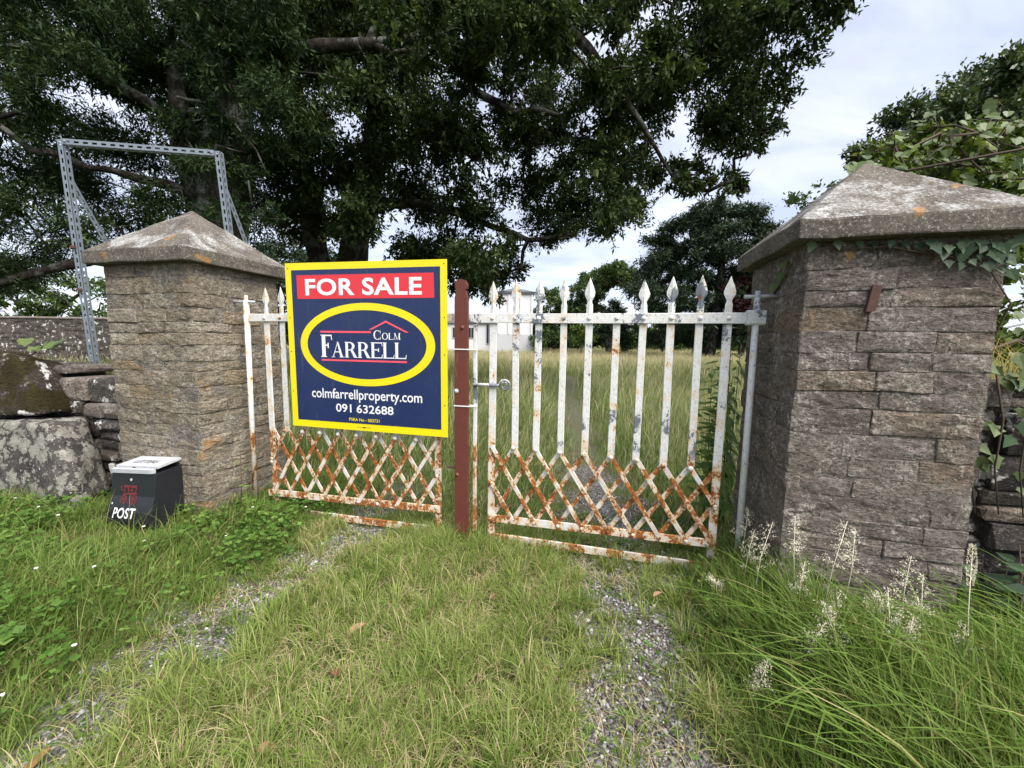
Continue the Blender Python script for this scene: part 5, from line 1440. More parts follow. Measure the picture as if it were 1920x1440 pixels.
far_tree("edge_bush", "dark green bush hiding the foot of the white house", (3.814, 47, 1.539)[:2], [(3.408, 45.426, 1.285, 0.896, 0.8), (5.47, 46.125, 2.168, 0.807, 0.8), (4.531, 45.947, 2.091, 0.689, 0.8), (2.722, 47.437, 1.866, 0.777, 0.8), (6.674, 45.648, 1.972, 0.981, 0.8), (5.923, 47.202, 1.332, 0.782, 0.8), (3.457, 46.899, 2.522, 1.004, 0.8)], M['bush_leaf'], 34, 0.28, 0.5, 0.10, cat="bush")
far_tree("pale_tree", "pale green tree peeping over the slope of the brown pillar cap", (18.136, 24, 1.725)[:2], [(18.43, 24.472, 9.978, 0.89, 0.8), (17.181, 24.346, 8.307, 0.833, 0.8), (19.876, 24.212, 10.849, 0.586, 0.8), (18.334, 23.762, 8.964, 0.866, 0.8), (18.75, 24.421, 8.159, 0.769, 0.8), (17.858, 23.138, 10.293, 0.631, 0.8), (17.285, 24.049, 9.055, 0.74, 0.8), (19.062, 23.587, 9.827, 0.786, 0.8), (20.232, 23.995, 9.093, 0.774, 0.8), (20.146, 23.964, 7.887, 0.867, 0.8), (18.646, 23.012, 8.407, 0.577, 0.8), (19.224, 23.946, 7.864, 0.663, 0.8), (17.853, 24.862, 10.187, 0.807, 0.8)], M['bush_leaf'], 34, 0.22, 0.5, 0.25)
far_tree("field_tree", "small tree standing over the brown field wall behind the frame", (-32.355, 26, 1.026)[:2], [(-29.941, 25.471, 4.016, 0.901, 0.7), (-29.333, 26.686, 3.034, 0.861, 0.7), (-38.241, 29.636, 2.715, 0.987, 0.7), (-35.728, 28.881, 4.783, 1.229, 0.7), (-34.948, 25.678, 4.78, 1.048, 0.7), (-29.216, 27.813, 4.674, 1.045, 0.7), (-36.647, 27.944, 4.823, 1.076, 0.7), (-31.821, 26.396, 2.994, 1.12, 0.7), (-31.327, 28.393, 5.343, 1.332, 0.7), (-31.156, 26.988, 3.038, 0.861, 0.7), (-37.893, 27.674, 3.321, 0.944, 0.7), (-26.91, 25.928, 3.299, 0.936, 0.7), (-32.262, 25.2, 3.706, 0.855, 0.7)], M['bush_leaf'], 30, 0.26, 0.5, 0.3)
far_tree("shade_tree", "dark tree glimpsed between the buff pillar and the oak trunk", (-18.879, 30, 1.215)[:2], [(-17.273, 28.796, 4.929, 1.291, 0.7), (-14.305, 29.594, 5.702, 1.077, 0.7), (-19.265, 28.979, 5.239, 1.476, 0.7), (-16.082, 28.775, 3.413, 1.012, 0.7), (-20.516, 29.994, 6.77, 1.13, 0.7), (-21.197, 30.629, 3.366, 1.47, 0.7), (-18.797, 32.662, 9.061, 1.526, 0.7), (-17.586, 29.543, 6.893, 1.138, 0.7), (-15.277, 30.179, 4.118, 1.179, 0.7), (-19.502, 30.781, 8.527, 1.296, 0.7), (-16.729, 32.355, 7.505, 1.579, 0.7), (-19.893, 31.064, 2.877, 1.627, 0.7), (-17.502, 32.477, 5.859, 1.259, 0.7), (-16.696, 32.308, 2.44, 1.659, 0.7), (-19.017, 31.863, 2.125, 1.641, 0.7), (-13.162, 28.248, 7.049, 1.469, 0.7)], M['cedar_leaf'], 30, 0.30, 0.45, 0.35)
far_tree("glossy_evergreen", "tall glossy evergreen with light leaf tips rising behind the brown pillar", (17.654, 10.8, 1.711)[:2], [(11.727, 10.143, 5.919, 0.816, 0.8), (12.947, 10.549, 8.121, 0.995, 0.8), (11.599, 10.965, 5.627, 0.955, 0.8), (14.356, 11.328, 6.697, 0.871, 0.8), (10.998, 11.325, 7.336, 0.839, 0.8), (10.73, 10.699, 5.123, 0.945, 0.8), (9.955, 10.529, 5.942, 0.899, 0.8), (10.548, 9.858, 6.718, 0.803, 0.8), (13.512, 10.307, 8.44, 0.962, 0.8), (14.113, 9.748, 4.701, 0.784, 0.8), (11.868, 9.809, 6.446, 0.795, 0.8), (15.187, 11.6, 5.202, 1.076, 0.8), (16.261, 11.431, 6.499, 1.059, 0.8), (14.023, 10.591, 6.767, 0.862, 0.8), (11.157, 10.274, 6.047, 0.967, 0.8), (13.606, 11.586, 5.216, 1.099, 0.8), (14.81, 11.449, 7.866, 0.91, 0.8), (12.783, 11.569, 8.331, 1.112, 0.8), (15.381, 11.041, 5.758, 0.991, 0.8), (16.318, 11.818, 7.981, 0.94, 0.8), (12.307, 9.947, 5.139, 0.916, 0.8), (11.623, 9.909, 7.082, 0.68, 0.8), (14.934, 10.792, 4.859, 0.928, 0.8), (15.091, 10.877, 8.358, 0.881, 0.8), (15.47, 11.893, 6.212, 1.146, 0.8), (10.277, 10.075, 6.101, 0.631, 0.8), (11.221, 9.652, 7.538, 0.688, 0.8), (10.909, 9.587, 6.409, 0.842, 0.8), (14.767, 11.065, 8.109, 0.778, 0.8), (9.199, 10.083, 6.387, 0.765, 0.8), (12.906, 11.445, 5.793, 1.057, 0.8), (14.082, 10.578, 8.244, 0.863, 0.8), (13.362, 10.661, 5.439, 0.753, 0.8), (12.896, 10.364, 7.505, 0.801, 0.8), (11.144, 9.505, 7.385, 0.618, 0.8), (12.899, 10.961, 6.667, 0.784, 0.8), (13.543, 9.742, 7.144, 0.849, 0.8), (10.089, 10.655, 6.786, 0.905, 0.8), (11.92, 10.623, 7.564, 0.961, 0.8), (10.925, 10.724, 6.795, 0.682, 0.8), (14.482, 11.261, 6.239, 0.876, 0.8), (15, 11.07, 5.188, 0.764, 0.8), (12.295, 10.439, 5.246, 0.823, 0.8), (13.99, 11, 7.07, 0.696, 0.8), (12.129, 11.325, 5.791, 0.849, 0.8), (15.674, 11.574, 7.601, 1.036, 0.8), (15.209, 10.587, 5.963, 0.715, 0.8), (15.381, 10.801, 4.889, 1.042, 0.8), (12.617, 11.611, 7.001, 0.929, 0.8), (13.248, 9.822, 5.766, 0.697, 0.8), (13.053, 10.928, 7.459, 1.014, 0.8), (9.129, 9.769, 5.415, 0.724, 0.8), (11.234, 11.57, 5.318, 1.077, 0.8), (12.86, 10.17, 7.938, 0.669, 0.8), (13.796, 9.697, 6.391, 0.833, 0.8), (16.413, 11.78, 9.153, 0.786, 0.8), (11.655, 11.04, 7.776, 0.81, 0.8), (9.582, 9.525, 5.493, 0.655, 0.8), (11.257, 9.926, 5.683, 0.817, 0.8), (15.135, 10.84, 5.592, 0.995, 0.8), (12.468, 9.525, 7.021, 0.902, 0.8), (12.202, 10.857, 5.052, 0.749, 0.8)], M['holly_leaf'], 190, 0.12, 0.5, 0.35, None, 0.1, group=None, m=8, limb=0.006)

# far woodland that reads as one mass
WOOD = [(x + random.uniform(-1, 1), 66 + random.uniform(-3, 5), random.uniform(0.8, 3.4), random.uniform(1.6, 2.9)) for x in np.arange(-110, 90, 1.1)]
wood_root = empty("woodland", (0, 66, 0), 0, "distant belt of trees closing the far side of the meadow", "woodland")
wood_root["kind"] = "stuff"
make_crown("foliage", WOOD, M['bush_leaf'], wood_root, 14, 5, 0.5, 0.55, 0.8, 0.1, 3)

# ---------------------------------------------------------------- ivy and climbing plants on the right
def leaf_shape(name, outline, mat, cup=0.12):
    """Flat leaf in local XY with a raised midrib fold; tip towards -y."""
    V = [(0, 0.05, 0.0)] + [(x, y, abs(x) * cup) for (x, y) in outline]
    F = [(0, i, i + 1) for i in range(1, len(outline))] + [(0, len(outline), 1)]
    me = bpy.data.meshes.new(name); me.from_pydata(V, [], F); me.update(); me.materials.append(mat)
    return me


IVY_OUT = [(0.0, 0.42), (0.22, 0.50), (0.34, 0.30), (0.55, 0.20), (0.36, 0.02), (0.26, -0.18), (0.0, -0.62), (-0.26, -0.18), (-0.36, 0.02), (-0.55, 0.20), (-0.34, 0.30), (-0.22, 0.50)]
VINE_OUT = [(0.0, 0.40), (0.20, 0.48), (0.42, 0.34), (0.48, 0.10), (0.34, -0.08), (0.36, -0.26), (0.16, -0.42), (0.0, -0.62), (-0.16, -0.42), (-0.36, -0.26), (-0.34, -0.08), (-0.48, 0.10), (-0.42, 0.34), (-0.20, 0.48)]
ME_IVY = leaf_shape("ivy_leaf", IVY_OUT, M['ivy_leaf'])
ME_VINE = leaf_shape("vine_leaf", VINE_OUT, M['vine_leaf'], 0.18)
ME_IVY2 = leaf_shape("ivy_leaf", IVY_OUT, M['vine_leaf'])


def place_leaf(me, parent, p, size, face, roll=0.0, name="leaf"):
    """Put a leaf at p facing the direction 'face', its tip hanging down."""
    z = Vector(face).normalized()
    up = Vector((0, 0, 1))
    y = (up - z * up.dot(z))
    y = y.normalized() if y.length > 1e-3 else Vector((0, -1, 0))
    x = y.cross(z)
    m = Matrix((x, y, z)).transposed().to_4x4() @ Matrix.Rotation(roll, 4, 'Z')
    o = bpy.data.objects.new(name, me)
    o.matrix_basis = Matrix.Translation(Vector(p) - parent.location) @ m @ Matrix.Scale(size, 4)
    return link(o, parent)


random.seed(51)
toward = -GN                                    # out of the pillar's front face
iv = empty("ivy_plant", gp(2.30, 0.36, 0.0), 0, "dark ivy hanging under the cap of the brown pillar", "ivy")
IVY_POS = [(1.574, 1.937, 0.068), (1.683, 1.942, 0.059), (1.779, 1.943, 0.045), (1.839, 1.938, 0.048), (1.898, 1.938, 0.045), (1.965, 1.933, 0.047), (2.072, 1.911, 0.077), (2.103, 1.886, 0.072), (2.18, 1.893, 0.096), (2.158, 1.917, 0.061), (2.258, 1.922, 0.065), (2.297, 1.907, 0.075), (2.32, 1.874, 0.065), (2.292, 1.861, 0.06), (2.344, 1.859, 0.065), (2.236, 1.914, 0.06), (2.217, 1.845, 0.051), (2.176, 1.827, 0.046), (2.135, 1.843, 0.046), (2.273, 1.824, 0.05), (2.324, 1.811, 0.05), (2.017, 1.923, 0.047), (2.222, 1.931, 0.05), (2.353, 1.909, 0.054)]
for (s, z, size) in IVY_POS:
    size *= random.uniform(0.65, 1.0)
    f = toward + Vector((random.uniform(-.4, .3), 0, random.uniform(-0.1, 0.55)))
    place_leaf(ME_IVY, iv, gp(s, RD1 + 0.025 + random.uniform(0, 0.02), z), size, f, random.uniform(-0.5, 0.5))
for k in range(26):
    f = toward + Vector((random.uniform(-.5, .4), 0, random.uniform(-0.1, 0.6)))
    u_ = random.random() ** 0.6
    place_leaf(ME_IVY, iv, gp(2.38 - 0.34 * (1 - u_), RD1 + 0.03 + random.uniform(0, 0.02), 1.93 - random.random() * 0.16 * u_), random.uniform(0.025, 0.06), f, random.uniform(-0.6, 0.6))
st = [gp(2.42, 0.02, 0.0), gp(2.41, 0.10, 0.6), gp(2.40, 0.16, 1.2), gp(2.385, 0.352, 1.66), gp(2.30, 0.352, 1.80), gp(2.22, 0.352, 1.86), gp(2.08, 0.352, 1.885)]
tube("stem", [p - iv.location for p in st], [0.005, 0.005, 0.004, 0.004, 0.003, 0.003, 0.002], M['stem'], iv, 6)
tube("stem", [p - iv.location for p in (gp(2.08, 0.352, 1.885), gp(1.9, 0.352, 1.93), gp(1.75, 0.352, 1.925), gp(1.64, 0.352, 1.93))], [0.004, 0.004, 0.003, 0.002], M['stem'], iv, 5)
iv2 = empty("ivy_sprig", gp(1.55, 0.05, 1.70), 0, "single yellow green ivy sprig on the gateway side of the brown pillar", "ivy")
sp_pts = [gp(1.572, -0.02, 1.755), gp(1.568, 0.10, 1.82), gp(1.568, 0.22, 1.905), gp(1.568, 0.29, 1.95)]
tube("stem", [p - iv2.location for p in sp_pts], [0.004, 0.004, 0.003, 0.002], M['stem'], iv2, 5)
for (d, z, sz) in ((0.02, 1.79, 0.07), (0.10, 1.84, 0.06), (0.13, 1.90, 0.055)):
    place_leaf(ME_IVY2, iv2, gp(1.555, d, z), sz, -GU + Vector((0, -0.5, 0.5)), random.uniform(-0.6, 0.6))

# vine scrambling over the back of the cap and the thicket behind it
vn = empty("climbing_vine", gp(2.65, -0.30, 0.0), 0, "pale leafy vine scrambling over the back of the brown pillar cap", "vine")
rim = [gp(2.0, -0.10, 2.46), gp(2.22, -0.14, 2.34), gp(2.36, -0.20, 2.25), gp(2.50, -0.20, 2.16), gp(2.62, -0.10, 2.10)]
tube("stem", [p - vn.location for p in [gp(2.62, -0.4, 0.0), gp(2.60, -0.45, 1.2), gp(2.55, -0.35, 2.0), gp(2.40, -0.24, 2.23), gp(2.2, -0.16, 2.37), gp(1.98, -0.13, 2.48)]], [0.014, 0.012, 0.010, 0.008, 0.006, 0.003], M['stem'], vn, 6)
for k in range(70):
    f = random.random()
    q = f * (len(rim) - 1); i = min(int(q), len(rim) - 2)
    p = rim[i].lerp(rim[i+1], q - i) + GN * random.uniform(0.0, 0.30) + Vector((random.uniform(-.05, .05), 0, random.uniform(-0.01, 0.10 + 0.15 * f)))
    place_leaf(ME_VINE, vn, p, random.uniform(0.05, 0.115), Vector((random.uniform(-.6, .5), -0.7, random.uniform(0.2, 1.2))), random.uniform(-0.8, 0.8))
for k in range(6):
    p = gp(1.93 + k * 0.03, -0.10 - 0.02 * k, 2.465 + random.uniform(0, 0.03))
    place_leaf(ME_VINE, vn, p, random.uniform(0.045, 0.07), Vector((random.uniform(-.6, .5), -0.7, 0.6)), random.uniform(-0.8, 0.8))
tk = empty("thicket", gp(3.1, -0.9, 0.0), 0, "broad leaved thicket rising above the right hand wall", "shrub")
TH = [(4.386, 3.651, 3.035, 0.142, 0.75), (3.859, 3.922, 3.485, 0.141, 0.75), (5.136, 4.259, 3.731, 0.155, 0.75), (3.952, 3.514, 3.289, 0.167, 0.75), (3.673, 3.558, 3.198, 0.132, 0.75), (5.406, 4.294, 3.463, 0.177, 0.75), (5.411, 4.133, 3.281, 0.17, 0.75), (4.215, 3.771, 3.133, 0.194, 0.75), (3.909, 3.78, 3.474, 0.176, 0.75), (4.02, 3.775, 3.147, 0.175, 0.75), (3.214, 3.465, 3.144, 0.164, 0.75), (5.056, 4.026, 3.537, 0.198, 0.75), (4.072, 4.103, 3.38, 0.149, 0.75), (4.532, 3.849, 3.349, 0.194, 0.75), (4.448, 4.121, 3.543, 0.164, 0.75), (4.166, 3.3, 2.846, 0.162, 0.75), (4.455, 3.853, 3.578, 0.151, 0.75), (4.922, 3.789, 3.314, 0.127, 0.75), (4.22, 2.936, 0.732, 0.145, 0.85), (3.905, 2.99, 2.095, 0.178, 0.85), (4.174, 2.947, 1.306, 0.164, 0.85), (3.971, 2.876, 1.073, 0.154, 0.85), (3.704, 2.753, 2.232, 0.118, 0.85), (4.155, 3.158, 1.726, 0.208, 0.85), (3.863, 3.008, 2.53, 0.178, 0.85), (3.917, 2.822, 1.856, 0.123, 0.85), (3.974, 2.849, 1.554, 0.157, 0.85), (4.206, 3.16, 1.412, 0.201, 0.85), (4.198, 2.868, 0.98, 0.188, 0.85)]
make_limbs("branches", [gp(3.1, -0.9, 0.3), gp(3.2, -0.9, 1.4)], TH, M['stem'], tk, 0.003, 0.012, 5)
n_l = 0
for b in TH:
    for k in range(int(300 / len(TH))):
        v = Vector(rng.normal(size=3)).normalized() * b[3] * (random.random() ** 0.4)
        place_leaf(ME_VINE, tk, Vector(b[:3]) + v, random.uniform(0.055, 0.105), Vector((random.uniform(-.8, .6), -0.8, random.uniform(0.0, 1.4))), random.uniform(-1, 1))
make_crown("foliage", [(b[0] + 0.05, b[1] + 0.15, b[2], b[3]) for b in TH], M['bright_leaf'], tk, 420, 5, 0.062, 0.75, 0.12, 0.1, 12)

wi = empty("wall_ivy", gp(2.62, 0.10, 0.0), 0, "bright ivy trailing down the wall right of the brown pillar", "ivy")
for k in range(46):
    f = random.random() ** 0.8
    p = gp(2.42 + random.uniform(0, 0.42) * (1.2 - 0.5 * f), 0.10 + random.uniform(0, 0.05), 0.62 + 0.80 * f)
    place_leaf(ME_IVY2 if random.random() < 0.75 else ME_IVY, wi, p, random.uniform(0.045, 0.085), toward + Vector((random.uniform(-.5, .3), 0, random.uniform(0, 0.7))), random.uniform(-0.8, 0.8))
for k in range(3):
    a = gp(2.45 + 0.1 * k, 0.12, 1.35)
    tube("stem", [p - wi.location for p in (a, a + Vector((0.05, -0.02, -0.25)), a + Vector((0.02, -0.04, -0.5)), a + Vector((0.09, -0.03, -0.75)))], [0.005, 0.005, 0.004, 0.003], M['stem'], wi, 5)


# ---------------------------------------------------------------- blade builder
def blades(P, L, Wd, az, bend, seg=3, tip=0.0, t_r=None, dry=None, dry_top=None, curl=1.0):
    """Grass blades as ribbons: base P (n,3), length, width, bend azimuth, bend amount."""
    n = len(P)
    ts = np.linspace(0, 1, seg + 1)
    hx, hy = np.cos(az), np.sin(az)
    fa = az + np.pi / 2 + rng.normal(size=n) * 0.7
    wx, wy = np.cos(fa), np.sin(fa)
    V, T = [], []
    t_r = rng.random(n) if t_r is None else t_r
    dry = np.zeros(n) if dry is None else dry
    dry_top = np.zeros(n) if dry_top is None else dry_top
    for i, t in enumerate(ts):
        h = L * (t - 0.55 * np.clip(bend, 0, 1.6) * t ** 2 * curl)
        r = L * bend * 0.8 * t ** 1.8
        c = P + np.stack([hx * r, hy * r, h], -1)
        d = np.clip(dry + dry_top * (1.0 if t > 0.6 else 0.25), 0, 1)
        tt = np.stack([t_r, d, np.full(n, t)], -1)
        if i == seg:
            V.append(c[:, None]); T.append(tt[:, None])
        else:
            w = Wd * (1 - 0.75 * t ** 1.6) / 2
            o = np.stack([wx * w, wy * w, np.zeros(n)], -1)
            V.append(np.stack([c - o, c + o], 1)); T.append(np.stack([tt, tt], 1))
    VV = np.concatenate(V, 1); TT = np.concatenate(T, 1)
    k = VV.shape[1]
    base = np.arange(n)[:, None] * k
    quads = np.concatenate([base + np.array([[2*i, 2*i+1, 2*i+3, 2*i+2]]) for i in range(seg - 1)]) if seg > 1 else np.zeros((0, 4), int)
    tris = base + np.array([[2*(seg-1), 2*(seg-1)+1, 2*seg]])
    return VV.reshape(-1, 3), quads, tris, TT.reshape(-1, 3)


class Sward:
    def __init__(self): self.V, self.Q, self.T, self.A, self.n = [], [], [], [], 0
    def add(self, *a, **k):
        V, q, t, A = blades(*a, **k)
        self.V.append(V); self.Q.append(q + self.n); self.T.append(t + self.n); self.A.append(A); self.n += len(V)
    def build(self, name, mat, label, cat="grass"):
        F = [f for f in (np.concatenate(self.Q), np.concatenate(self.T)) if len(f)]
        o = fast_mesh(name, np.concatenate(self.V), F, mat, None, np.concatenate(self.A))
        return tag(o, label, cat, kind="stuff")


def in_pillar(x, y):
    dx, dy = x - GO.x, y - GO.y
    s = dx * GU.x + dy * GU.y; d = -(dx * GN.x + dy * GN.y)
    a = (s > LS0 - 0.02) & (s < LS1 + 0.02) & (d > LD0 - 0.02) & (d < LD1 + 0.02)
    b = (s > RS0 - 0.02) & (s < RS1 + 0.02) & (d > RD0 - 0.02) & (d < RD1 + 0.02)
    w = ((s < LS0) & (d < 0.22) & (d > -0.2)) | ((s > RS1) & (d < 0.08) & (d > -0.36))
    return a | b | w


def gate_sd(x, y):
    dx, dy = x - GO.x, y - GO.y
    return dx * GU.x + dy * GU.y, -(dx * GN.x + dy * GN.y)


def scatter(x0, x1, y0, y1, per_m2, keep):
    n = int((x1 - x0) * (y1 - y0) * per_m2)
    x = rng.uniform(x0, x1, n); y = rng.uniform(y0, y1, n)
    k = rng.random(n) < keep(x, y)
    k &= ~in_pillar(x, y)
    x, y = x[k], y[k]
    return np.stack([x, y, ground_z(x, y) - 0.004], -1)


def left_rut_x(y): return np.interp(y, [p[1] for p in RUT_L], [p[0] for p in RUT_L])
def right_edge_x(y): return np.interp(y, [0.4, 1.2, 1.6, 2.0, 2.4, 3.0], [0.78, 0.80, 0.82, 0.98, 1.16, 1.20])


# short drive turf -------------------------------------------------------
drive = Sward()


def keep_drive(x, y):
    s, d = gate_sd(x, y)
    tuft = smooth_noise(x, y, 0.17, 21)
    k = (0.14 + 0.86 * (tuft > 0.38)) * (1 - 0.90 * rut_mask(x, y))
    k = k * (x > left_rut_x(y) - 0.25) * (x < right_edge_x(y) + 0.15) * (d > -0.3)
    return k


P = scatter(-2.1, 1.35, 0.55, 3.3, 11500, keep_drive)
x, y = P[:, 0], P[:, 1]
tall = smooth_noise(x, y, 0.30, 22) * 0.65 + smooth_noise(x, y, 0.11, 23) * 0.35
dryp = smooth_noise(x, y, 0.40, 24)
L = (0.034 + 0.105 * np.clip((tall - 0.30) * 2.0, 0, 1.4)) * rng.uniform(0.6, 1.35, len(P))
dry = np.where(rng.random(len(P)) < 0.09 + 0.40 * np.clip((dryp - 0.56) * 3, 0, 1), rng.uniform(0.55, 1.0, len(P)), rng.uniform(0, 0.18, len(P)))
drive.add(P, L, rng.uniform(0.0022, 0.0042, len(P)) * np.where(rng.random(len(P)) < 0.15, 1.8, 1.0), rng.uniform(0, 6.283, len(P)), rng.uniform(0.2, 1.25, len(P)), 3, dry=dry, t_r=np.clip(0.25 + 0.7 * tall + rng.normal(size=len(P)) * 0.22, 0, 1))
# tufts
tc = scatter(-1.7, 1.2, 0.7, 2.75, 170, lambda x, y: (1 - 0.75 * rut_mask(x, y)) * (x > left_rut_x(y)) * (x < right_edge_x(y) + 0.2))
m = 34
Pt = np.repeat(tc, m, 0); off = rng.normal(size=(len(Pt), 2)) * 0.020
az = np.arctan2(off[:, 1], off[:, 0]) + rng.normal(size=len(Pt)) * 0.5
Pt = Pt + np.concatenate([off, np.zeros((len(Pt), 1))], 1)
tl_ = np.repeat(rng.uniform(0.06, 0.22, len(tc)) ** 1.0, m)
drive.add(Pt, tl_ * rng.uniform(0.55, 1.15, len(Pt)), rng.uniform(0.0025, 0.0048, len(Pt)), az, rng.uniform(0.25, 1.1, len(Pt)), 4, dry=np.where(rng.random(len(Pt)) < 0.10, 0.8, 0.03), t_r=np.clip(np.repeat(rng.uniform(0.3, 0.95, len(tc)), m) + rng.normal(size=len(Pt)) * 0.12, 0, 1))
# dead thatch lying flat
P = scatter(-1.9, 1.1, 0.6, 2.7, 2600, lambda x, y: (smooth_noise(x, y, 0.35, 25) > 0.42) * (1 - 0.6 * rut_mask(x, y)) * (x > left_rut_x(y) - 0.2) * (x < right_edge_x(y) + 0.1))
P[:, 2] += 0.012
drive.add(P, rng.uniform(0.04, 0.12, len(P)), rng.uniform(0.002, 0.0035, len(P)), rng.uniform(0, 6.283, len(P)), rng.uniform(1.3, 1.75, len(P)), 3, dry=rng.uniform(0.6, 1.0, len(P)))
drive.build("drive_turf", M['grass'], "short patchy turf between the gravel wheel tracks")

# left verge --------------------------------------------------------------
verge = Sward()
P = scatter(-5.6, -1.3, 0.6, 3.9, 6400, lambda x, y: (0.35 + 0.65 * (smooth_noise(x, y, 0.2, 31) > 0.35)) * np.clip((left_rut_x(y) - 0.10 - x) / 0.12, 0, 1) * (1 - 0.8 * rut_mask(x, y)))
x, y = P[:, 0], P[:, 1]
ramp_ = np.clip((left_rut_x(y) - x) / 0.9, 0, 1)
bs, bd = gate_sd(x, y)
L = (0.07 + 0.17 * ramp_ * (0.4 + smooth_noise(x, y, 0.45, 32))) * rng.uniform(0.55, 1.3, len(P)) * np.where((bs > -3.1) & (bs < -2.3) & (bd > 0.5) & (bd < 1.1), 0.38, 1.0)
verge.add(P, L, rng.uniform(0.0028, 0.0055, len(P)), 0.6 + rng.normal(size=len(P)) * 1.4, rng.uniform(0.25, 1.15, len(P)), 4, dry=np.where(rng.random(len(P)) < 0.09, rng.uniform(0.5, 1, len(P)), 0.03), t_r=np.clip(0.2 + 0.6 * smooth_noise(x, y, 0.3, 33) + rng.normal(size=len(P)) * 0.2, 0, 1))
P = scatter(-4.4, -1.9, 1.0, 3.3, 130, lambda x, y: 1.0 * (x < left_rut_x(y) - 0.25))
verge.add(P, rng.uniform(0.25, 0.48, len(P)), rng.uniform(0.002, 0.0035, len(P)), rng.uniform(0, 6.283, len(P)), rng.uniform(0.2, 0.8, len(P)), 5, dry=np.where(rng.random(len(P)) < 0.4, 0.6, 0.1))
P = scatter(-2.6, -1.2, 0.6, 2.9, 4200, lambda x, y: 1.0 * (x < left_rut_x(y) - 0.05) * (x > left_rut_x(y) - 0.65) * (1 - 0.8 * rut_mask(x, y)))
verge.add(P, rng.uniform(0.05, 0.14, len(P)), rng.uniform(0.0024, 0.005, len(P)), rng.uniform(0, 6.283, len(P)), rng.uniform(0.3, 1.2, len(P)), 3, dry=np.where(rng.random(len(P)) < 0.14, 0.8, 0.04))
# strip along the foot of the gate
P = scatter(-2.4, 1.5, 2.1, 3.4, 5200, lambda x, y: np.exp(-((gate_sd(x, y)[1] + 0.02) / 0.13) ** 2) * (1 - 0.85 * rut_mask(x, y)) * (0.4 + 0.6 * (smooth_noise(x, y, 0.2, 34) > 0.45)))
verge.add(P, rng.uniform(0.05, 0.15, len(P)), rng.uniform(0.0022, 0.0045, len(P)), rng.uniform(0, 6.283, len(P)), rng.uniform(0.2, 1.0, len(P)), 3, dry=np.where(rng.random(len(P)) < 0.15, 0.8, 0.05))
# right verge
P = scatter(0.7, 3.6, 0.5, 2.5, 6200, lambda x, y: np.clip((x - right_edge_x(y) + 0.05) / 0.15, 0, 1) * (0.5 + 0.5 * (smooth_noise(x, y, 0.18, 35) > 0.3)) * (gate_sd(x, y)[1] > -0.15))
x, y = P[:, 0], P[:, 1]
ramp_ = np.clip((x - right_edge_x(y)) / 0.55, 0, 1)
rs, rd = gate_sd(x, y)
L = (0.09 + 0.33 * ramp_) * rng.uniform(0.5, 1.25, len(P)) * np.where((rs > 1.7) & (rd < 0.75), 0.5, 1.0)
verge.add(P, L, rng.uniform(0.003, 0.0065, len(P)) * np.where(rng.random(len(P)) < 0.2, 1.7, 1.0), 2.2 + rng.normal(size=len(P)) * 1.5, rng.uniform(0.15, 0.9, len(P)), 4, dry=np.where(rng.random(len(P)) < 0.10, rng.uniform(0.5, 1, len(P)), 0.03), t_r=np.clip(0.3 + 0.5 * smooth_noise(x, y, 0.25, 36) + rng.normal(size=len(P)) * 0.2, 0, 1))
# long arching blades in the near right corner
P = scatter(1.15, 2.6, 0.75, 1.65, 330, lambda x, y: 1.0 * (x > right_edge_x(y) + 0.25))
verge.add(P, rng.uniform(0.45, 0.75, len(P)), rng.uniform(0.007, 0.0135, len(P)), 2.9 + rng.normal(size=len(P)) * 0.5, rng.uniform(0.7, 1.3, len(P)), 6, dry=np.where(rng.random(len(P)) < 0.05, 0.7, 0.0), t_r=rng.uniform(0.35, 0.8, len(P)))
verge.build("verge_grass", M['verge'], "lush long grass on both verges and along the foot of the gate")

# meadow ------------------------------------------------------------------
mead = Sward()


def meadow(y0, y1, per_m2, w, seg, lo=-1.55, hi=0.85):
    n = int((hi - lo) * (y1 ** 2 - y0 ** 2) / 2 * per_m2)
    y = np.sqrt(rng.uniform(y0 ** 2, y1 ** 2, n)); x = rng.uniform(lo, hi, n) * y
    s, d = gate_sd(x, y)
    side = np.where(x / y < -0.75, 0.45, 1.0)
    path = np.clip(line_dist(x, y, RUT_R) / 0.75 - 0.08, 0.04, 1)
    k = (d < -0.22) & (rng.random(n) < side * path) & ~in_pillar(x, y)
    x, y, d, path = x[k], y[k], d[k], path[k]
    P = np.stack([x, y, ground_z(x, y)], -1)
    n = len(P)
    near = np.clip((-d - 0.2) / 2.5, 0.22, 1)
    L = (0.30 + 0.46 * smooth_noise(x, y, 1.3, 41)) * near * (0.35 + 0.65 * path) * rng.uniform(0.6, 1.25, n)
    head = (rng.random(n) < 0.10 + 0.50 * np.clip((y - 10) / 20, 0, 1)) & (near > 0.5)
    L = np.where(head, L * 1.25 + 0.06, L)
    straw = np.where(head, rng.uniform(0.45, 1.0, n), rng.uniform(0, 0.12, n) + 0.35 * np.clip((y - 8) / 20, 0, 1) * rng.random(n))
    dry = np.where(rng.random(n) < 0.08, 0.7, 0.02) + 0.4 * np.clip((y - 20) / 15, 0, 1)
    mead.add(P, L, w * rng.uniform(0.7, 1.3, n), 0.4 + rng.normal(size=n) * 1.3, np.where(head, 0.35, 0.6) * rng.uniform(0.4, 1.6, n), seg, dry=dry, dry_top=straw, t_r=np.clip(0.15 + 0.5 * smooth_noise(x, y, 1.0, 42) + rng.normal(size=n) * 0.30, 0, 1))


meadow(2.4, 6.0, 1900, 0.0062, 4)
meadow(6.0, 13.0, 420, 0.0085, 3)
meadow(13.0, 28.0, 85, 0.017, 3)
meadow(28.0, 64.0, 22, 0.034, 2)
mead.build("meadow_grass", M['meadow'], "tall seeding meadow grass filling the field beyond the gate")

